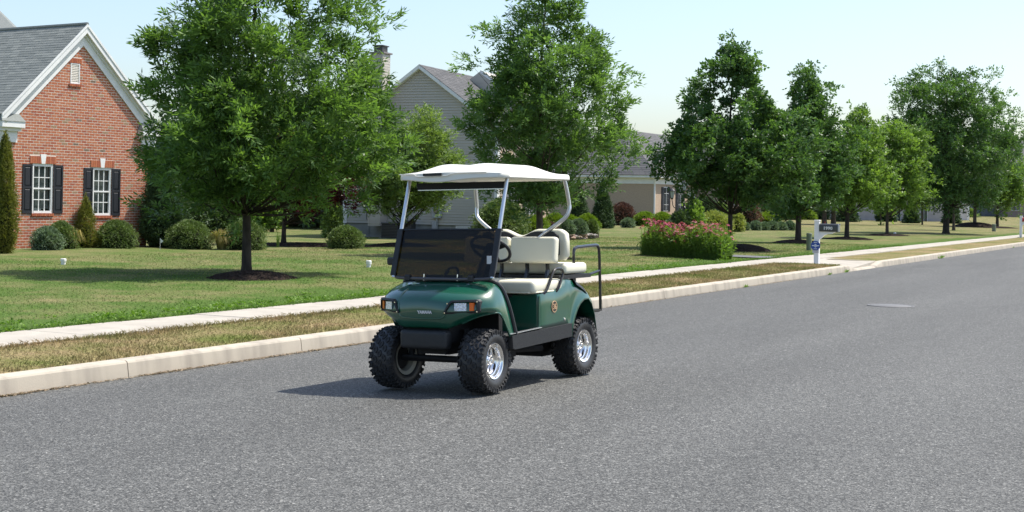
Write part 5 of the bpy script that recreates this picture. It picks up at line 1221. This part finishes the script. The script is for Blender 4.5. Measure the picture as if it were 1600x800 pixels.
    def slab(x0,x1,k,m_,name,par,bev):
        cy,cz=0,1.24; bm=bmesh.new(); vs=[bm.verts.new((x0,cy+(y-cy)*k,cz+(z-cz)*k)) for y,z in prof]; f=bm.faces.new(vs); r=bmesh.ops.extrude_face_region(bm,geom=[f]); bmesh.ops.translate(bm,verts=[v for v in r['geom'] if isinstance(v,bmesh.types.BMVert)],vec=(x1-x0,0,0))
        bmesh.ops.recalc_face_normals(bm,faces=bm.faces); ed=[e for e in bm.edges if abs(e.verts[0].co.x-e.verts[1].co.x)<1e-6 and len(e.link_faces)==2]; bmesh.ops.bevel(bm,geom=ed,offset=bev,segments=4,affect='EDGES',profile=.5,clamp_overlap=True)
        me=bpy.data.meshes.new(name); bm.to_mesh(me); bm.free(); me.materials.append(m_); me.polygons.foreach_set('use_smooth',[True]*len(me.polygons)); me.set_sharp_from_angle(angle=R_(60)); return link(name,me,par)
    rb=slab(-1.54,-1.445,1.0,VIN,'rear_seat_back',G,.03); slab(-1.46,-1.425,.86,BLKP,'back_shell',rb,.01)
    cushion((-1.89,-.50,.975),(-1.43,.50,1.078),.045,'rear_seat_cushion',G)
    MB().box((-1.96,-.50,.93),(-1.30,.50,.968)).box((-1.35,-.5,.90),(-1.30,.5,.95)).obj('rear_seat_frame',BLKP,G)
    for yy in (.45,-.45): MB().box((-1.70,yy-.02,.86),(-1.64,yy+.02,.935)).obj('frame_stay',BLKP,G)
    # ---- grab bar, foot plate
    for s in (1,-1):
        y=s*.47
        MB().tube(cat_rom([(-1.66,y,.955),(-1.655,y,1.10),(-1.66,y,1.19),(-1.70,y,1.222),(-1.78,y,1.228),(-2.12,y,1.238),(-2.18,y,1.223),(-2.205,y,1.17),(-2.215,y,1.0),(-2.225,y,.60)],4),.0155,8).obj('grab_bar',BLKT,G,smooth=True)
        MB().tube([(-1.90,y,.945),(-2.215,y,.985)],.013,6).obj('bar_brace',BLKT,G)
        MB().box((-2.22,y-.02,.585),(-1.84,y+.02,.605)).obj('plate_arm',BLKT,G)
    MB().box((-2.23,-.46,.575),(-1.86,.46,.605)).obj('foot_plate',GRIT,G)
    # ---- arm rests
    for s in (1,-1):
        y=s*.575
        MB().tube(cat_rom([(-.845,y-.03*s,.815),(-.90,y,.845),(-1.03,y,1.0),(-1.075,y,1.032),(-1.12,y,1.038),(-1.19,y,1.034),(-1.225,y,1.01),(-1.22,y,.97),(-1.14,y,.865),(-1.12,y-.03*s,.815)],5),.014,8).obj('arm_rest',BLKT,G,smooth=True)
    # ---- struts
    for s in (1,-1):
        MB().tube([(-.312,s*.515,1.875),(-.035,s*.515,.99)],.0175,10).obj('front_strut',ALU,G,smooth=True)
        MB().tube(cat_rom([(-1.425,s*.495,1.88),(-1.455,s*.505,1.78),(-1.49,s*.512,1.64),(-1.485,s*.512,1.58),(-1.46,s*.47,1.50),(-1.43,s*.27,1.36),(-1.42,s*.20,1.30)],4),.019,10).obj('rear_strut',ALU,G,smooth=True)
    # ---- windshield: lower tinted half framed, folded upper half behind
    SM=bpy.data.materials.new('smoked_acrylic'); SM.use_nodes=True; n,l=nodes(SM); n.remove(n['Principled BSDF']); tr=n.new('ShaderNodeBsdfTransparent'); tr.inputs[0].default_value=(.52,.475,.40,1); gl=n.new('ShaderNodeBsdfGlossy'); gl.inputs['Roughness'].default_value=.015
    fr=n.new('ShaderNodeFresnel'); fr.inputs[0].default_value=1.35; mx=n.new('ShaderNodeMixShader'); l.new(fr.outputs[0],mx.inputs[0]); l.new(tr.outputs[0],mx.inputs[1]); l.new(gl.outputs[0],mx.inputs[2]); l.new(mx.outputs[0],n['Material Output'].inputs[0])
    def wp(y,t,o=0): # t 0 bottom .. 1 top on the raked plane
        a=Vector((-.045,y,.985)); b=Vector((-.178,y,1.412)); return a.lerp(b,t)+Vector((.95,0,.3))*o
    def pane(y0,y1,t0,t1,o,r=.05):
        pts=[]
        for (cy,ct,a0) in ((y1-r,t0+r/.45,-90),(y1-r*.4,t1-r*.4/.45,0),(y0+r*.4,t1-r*.4/.45,90),(y0+r,t0+r/.45,180)):
            rr=r if a0 in(-90,180) else r*.4
            for k in range(6): a=R_(a0+k*18); pts.append((cy+rr*math.cos(a),ct+rr*math.sin(a)/.45))
        return pts
    pl=pane(-.53,.525,-.01,1.,0); w1=MB().prism([wp(y,t,.012) for y,t in pl],Vector((-.006,0,-.002))); ws=w1.obj('windshield',SM,G,smooth=True,angle=30)
    pl2=pane(-.575,.50,.03,.995,0); MB().prism([wp(y,t,-.022) for y,t in pl2],Vector((-.006,0,-.002))).obj('folded_pane',SM,ws,smooth=True,angle=30)
    ft=[wp(-.515,1.02,.0),wp(-.52,.5),wp(-.52,.18),wp(-.505,.06),wp(-.46,.0),wp(-.2,-.015),wp(.2,-.015),wp(.46,.0),wp(.505,.06),wp(.52,.18),wp(.52,.5),wp(.515,1.02)]
    MB().tube(cat_rom(ft,4),.0155,8).obj('windshield_frame',mat('frame_grey',(.10,.10,.11),.35,metal=.5),G,smooth=True)
    for y in (-.515,.515): gk=MB().prism([wp(y-.026,.03,.016),wp(y+.026,.03,.016),wp(y+.026,1.0,.016),wp(y-.026,1.0,.016)],(.012,0,.004)); gk.obj('edge_gasket',BLKP,ws)
    MB().prism([wp(-.53,.985,.016),wp(.525,.985,.016),wp(.525,1.012,.016),wp(-.53,1.012,.016)],(-.05,0,-.012)).obj('hinge_strip',BLKP,ws)
    for (y,t) in ((-.36,.0),(.30,.0)): 
        c=wp(y,t,.02); rbox((c.x-.03,c.y-.03,c.z-.035),(c.x+.012,c.y+.03,c.z+.022),.01,1).obj('retainer_clip',BLKP,ws)
    for (y,t) in ((-.565,.34),(.475,.36)):
        c=wp(y,t,.0); rbox((c.x-.04,c.y-.045,c.z-.035),(c.x+.03,c.y+.045,c.z+.035),.014,1).obj('windshield_latch',BLKP,ws)
    c=wp(.47,.36,.034); MB().box((c.x,c.y-.02,c.z-.035),(c.x+.003,c.y+.025,c.z+.035)).obj('sticker',mat('sticker_silver',(.55,.56,.57),.4),ws)
    for y in (-.11,.09): MB().box((-.10,y-.075,.965),(-.06,y+.085,1.012)).obj('cup_tray',BLKP,G)
    for y in (-.19,.16): MB().tube([(-.035,y,.965),(-.04,y,1.02)],.004,5).obj('mount_pin',POL,G)
    # ---- steering wheel
    cw=Vector((-.43,.27,1.235)); ax=Vector((-.62,0,.78)).normalized(); u=Vector((0,1,0)); v=ax.cross(u); R0=.182
    sw_=MB(); sw_.tube([cw+(u*math.cos(a)+v*math.sin(a))*R0 for a in [k*2*math.pi/32 for k in range(32)]],.0145,8,closed=True)
    so_=sw_.obj('steering_wheel',BLKP,G,smooth=True)
    hb=MB()
    for a in (R_(200),R_(-20),R_(90)): 
        d=(u*math.cos(a)+v*math.sin(a)); p=ax.cross(d); hb.prism([cw-p*.03+d*.03,cw+p*.03+d*.03,cw+p*.022+d*R0*.97,cw-p*.022+d*R0*.97],-ax*.012)
    hb.obj('spoke',BLKP,so_); 
    cl=MB().tube([cw+ax*.03,cw-ax*.05,Vector((-.20,.27,.98)),Vector((-.14,.27,.90))],[.055,.05,.026,.026],10).obj('steering_column',BLKP,G,smooth=True)
    MB().prism([(-.34,.20,1.02),(-.34,.34,1.02),(-.44,.34,1.18),(-.44,.20,1.18)],(.03,0,.02)).obj('scorecard_holder',BLKP,so_)
    # ---- roof
    X0,X1,Y0=-1.47,-.185,.560
    def rtop(x,y):
        tx=(x-X0)/(X1-X0); a=abs(y)/Y0
        lob=.5-.5*math.cos(math.pi*min(1,max(0,(1-a)/.62))); vx=min(1,max(0,(tx-.02)/.22))*min(1,max(0,(1.04-tx)/.30)); vx=vx*vx*(3-2*vx)
        return 1.918+.012*(1-a)+.082*lob*vx-.020*math.exp(-(y/.10)**2)*vx
    nx,ny=34,45; P=[]
    def outline(t,yv): 
        x=X0+(X1-X0)*t; bow=.055*(1-(yv/Y0)**2)*(t**3); 
        cr=.07; ex=0
        if abs(yv)>Y0-cr: dd=(abs(yv)-(Y0-cr))/cr; ex=cr*(1-math.sqrt(max(0,1-dd*dd)))
        return x+bow-(ex if t>.5 else -ex)*abs(2*t-1)**6
    yy=[Y0*math.sin(math.pi/2*(-1+2*j/(ny-1)))*.0+Y0*(-1+2*j/(ny-1)) for j in range(ny)]
    top=[[(outline(i/(nx-1),y),y,rtop(X0+(X1-X0)*i/(nx-1),y)-.012*(1 if i in(0,nx-1) or j in (0,ny-1) else 0)) for j,y in enumerate(yy)] for i in range(nx)]
    def lip(x,y): 
        fr_=max(0,(x-(X1-.12))/.12); return 1.868-.022*fr_*math.exp(-((y+.12)/.28)**2)
    rf=MB(); rf.grid(top)
    ring=[top[0][j] for j in range(ny)]+[top[i][-1] for i in range(1,nx)]+[top[-1][j] for j in range(ny-2,-1,-1)]+[top[i][0] for i in range(nx-2,0,-1)]
    c0=Vector(((X0+X1)/2,0,0))
    def off(p,o,z): 
        d=Vector((p[0]-c0.x,p[1],0)); nx_=Vector((d.x/.65,d.y/.58,0)); m_=max(abs(nx_.x),abs(nx_.y)); dr=Vector((1 if nx_.x>0 else -1,0,0)) if abs(nx_.x)>abs(nx_.y) else Vector((0,1 if nx_.y>0 else -1,0)); return (p[0]+dr.x*o,p[1]+dr.y*o,z)
    r2=[off(p,.008,lip(p[0],p[1])+.004) for p in ring]; r3=[off(p,.0,lip(p[0],p[1])-.004) for p in ring]; r4=[off(p,-.03,lip(p[0],p[1])+.008) for p in ring]
    rf.grid([ring+[ring[0]],r2+[r2[0]],r3+[r3[0]],r4+[r4[0]]]); n_=len(r4); o_=len(rf.v); rf.add(r4,[tuple(range(n_))])
    ro=rf.obj('roof',WROOF,G,smooth=True,angle=50)
    # raised fascia lines and slot on the front edge
    def fp(y,z,o=.012): return (X1+.055*(1-(y/Y0)**2)+.012+o*.2,y,z)
    ln=[(-.53,1.912),(-.36,1.910),(-.31,1.888),(-.05,1.888),(.02,1.893),(.10,1.912),(.40,1.914)]
    MB().tube(cat_rom([fp(y,z,.0) for y,z in ln],3),.005,5).obj('fascia_bead',WROOF,ro,smooth=True)
    MB().prism([fp(y,z,.0) for y,z in ((-.245,1.893),(-.045,1.893),(-.045,1.916),(-.245,1.916))],(.012,0,0)).obj('slot_cover',BLKP,ro)
    MB().box((-.36,-.44,1.775),(-.31,.50,1.835)).obj('cross_bar',DARK,G); MB().box((-.308,-.42,1.766),(-.300,.48,1.774)).obj('cross_bar_edge',ALU,G)
    # ---- chassis
    ch=MB(); ch.box((-1.7,-.16,.33),(.1,.16,.44)).box((-1.25,-.54,.37),(-.25,.54,.45)).box((-.85,-.05,.24),(-.65,.28,.34)); ch.tube([(0,-.34,.28),(0,.34,.28)],.03,8).tube([(-1.69,-.36,.28),(-1.69,.36,.28)],.045,8).tube([(.09,-.33,.30),(.09,.34,.285)],.012,6); ch.box((-1.85,-.12,.18),(-1.5,.2,.38))
    ch.tube([(-.2,.2,.33),(-1.3,.3,.28)],.03,6).tube([(-.2,-.2,.33),(-1.3,-.3,.28)],.03,6)
    ch.tube([(0,.30,.30),(0.0,.27,.55)],.028,8).tube([(0,-.30,.30),(0,-.27,.55)],.028,8)
    ch.obj('chassis',DARK,G)
    MB().box((.06,.31,.268),(.11,.345,.30)).obj('tie_rod_end',mat('yellow_rubber',(.55,.55,.03),.5),G)
    # ---- wheels
    D=.28; WD=.115
    tp=[(.150,-WD*.82),(.175,-WD*.98),(.205,-WD*1.03),(.238,-WD*.98),(.258,-WD*.84),(.266,-WD*.5),(.267,0),(.266,WD*.5),(.258,WD*.84),(.238,WD*.98),(.205,WD*1.03),(.175,WD*.98),(.150,WD*.82),(.140,WD*.6),(.140,-WD*.6),(.150,-WD*.82)]
    ty=MB().lathe(tp,(0,0,0),'Y',56).mesh('tyre',RUBL,smooth=True,angle=50)
    td=MB(); 
    def lug(a,y,ry,rx,h0,hh,tw):
        c=Vector((math.cos(a)*h0,y,math.sin(a)*h0)); n=Vector((math.cos(a),0,math.sin(a))); t=Vector((-math.sin(a),0,math.cos(a))); yy=Vector((0,1,0))
        if abs(y)>WD*.7: k_=.55*(1 if y>0 else -1); n=(n+yy*k_).normalized(); yy=yy-n*yy.dot(n); yy.normalize()
        if tw: t,yy=(t*math.cos(tw)+yy*math.sin(tw)),(yy*math.cos(tw)-t*math.sin(tw))
        P=[];  hexa=[(1,.0),(.5,.9),(-.5,.9),(-1,0),(-.5,-.9),(.5,-.9)]
        P0=[c+t*rx*p+yy*ry*q-n*.012 for p,q in hexa]; P1=[c+t*rx*p*.92+yy*ry*q*.92+n*hh for p,q in hexa]; P2=[c+t*rx*p*.55+yy*ry*q*.55+n*hh for p,q in hexa]; P3=[c+t*rx*p*.45+yy*ry*q*.45+n*(hh-.006) for p,q in hexa]
        F_=[]; 
        for A_ in (0,6,12): F_+=[(A_+i,A_+(i+1)%6,A_+6+(i+1)%6,A_+6+i) for i in range(6)]
        F_.append(tuple(range(18,24))); td.add(P0+P1+P2+P3,F_)
    N=20
    for row,(y,off_,tw) in enumerate(((-.094,.5,.2),(-.048,0,-.3),(0,.5,.25),(.048,0,-.3),(.094,.5,.2))):
        for k in range(N): lug((k+off_)*2*math.pi/N+row*.03,y,.0245,.036 if abs(y)<.09 else .033,.262 if abs(y)<.09 else .256,.014,tw)
    for s in (-1,1):
        for k in range(N*2):
            a=(k+.3)*math.pi/N; c=Vector((math.cos(a)*.250,s*WD*.985,math.sin(a)*.250)); n=Vector((math.cos(a),0,math.sin(a))); t=Vector((-math.sin(a),0,math.cos(a))); y_=Vector((0,s,0))
            l_=.026 if k%2 else .017
            td.add([c-t*.010+n*.02,c+t*.010+n*.02,c+t*.009-n*l_,c-t*.009-n*l_,c-t*.010+n*.018+y_*.007,c+t*.010+n*.018+y_*.007,c+t*.007-n*l_*.8+y_*.006,c-t*.007-n*l_*.8+y_*.006],[(4,5,6,7),(0,1,5,4),(1,2,6,5),(2,3,7,6),(3,0,4,7)])
    tdm=td.mesh('tread',RUB,recalc=False)
    rp=[(.0,.02),(.03,.02),(.12,.02),(.122,-WD*.5),(.150,-WD*.8),(.156,-WD*.84)]
    rm_=MB().lathe([(.158,.098),(.154,.106),(.147,.104),(.140,.088),(.133,.084),(.130,.060),(.121,.056),(.118,.030),(.110,.020),(.106,.004)],(0,0,0),'Y',40).lathe([(.158,.098),(.150,.07),(.128,.05),(.122,-.09),(.155,-.104)],(0,0,0),'Y',40,1)
    rim=rm_.mesh('rim',[POL,CRM],smooth=True,angle=25)
    sp=MB(); 
    for k in range(8):
        a=k*math.pi/4; n=Vector((math.cos(a),0,math.sin(a))); t=Vector((-math.sin(a),0,math.cos(a)))
        p=[n*.028-t*.012,n*.028+t*.012,n*.108+t*.020,n*.108-t*.020]; h=[.052,.052,.022,.022]
        sp.add([q+Vector((0,h[i],0)) for i,q in enumerate(p)]+[q+Vector((0,h[i]-.022,0)) for i,q in enumerate(p)],[(0,1,2,3),(4,5,6,7),(0,1,5,4),(1,2,6,5),(2,3,7,6),(3,0,4,7)])
    spm=sp.mesh('spokes',POL); hubm=MB().lathe([(.036,.03),(.036,.055),(.030,.060),(.028,.078),(.024,.084),(0,.086)],(0,0,0),'Y',20).mesh('hub_cap',POL,smooth=True,angle=30)
    brk=MB().lathe([(0,-.0),(.1,-.0),(.1,-.05),(.03,-.06),(.03,-.12)],(0,0,0),'Y',20).mesh('brake_drum',DARK)
    back=MB().lathe([(.0,-.004),(.108,-.004),(.112,.004)],(0,0,0),'Y',24).mesh('wheel_disc',DARK)
    for (x,s,st) in ((.0,1,R_(2)),(.0,-1,R_(-3)),(-1.695,1,0),(-1.695,-1,0)):
        wobj=link('wheel',ty,G,Matrix.Translation((x,s*.452,.28))@Matrix.Rotation(st+(0 if s>0 else math.pi),4,'Z')@Matrix.Rotation(random.uniform(0,1),4,'Y'))
        for nm,me in (('tread',tdm),('rim',rim),('spokes',spm),('hub_cap',hubm),('brake_drum',brk),('wheel_disc',back)):
            c=link(nm,me,wobj)
            if nm in('tread','spokes'): c['kind']='stuff'
    return G
golf_cart()
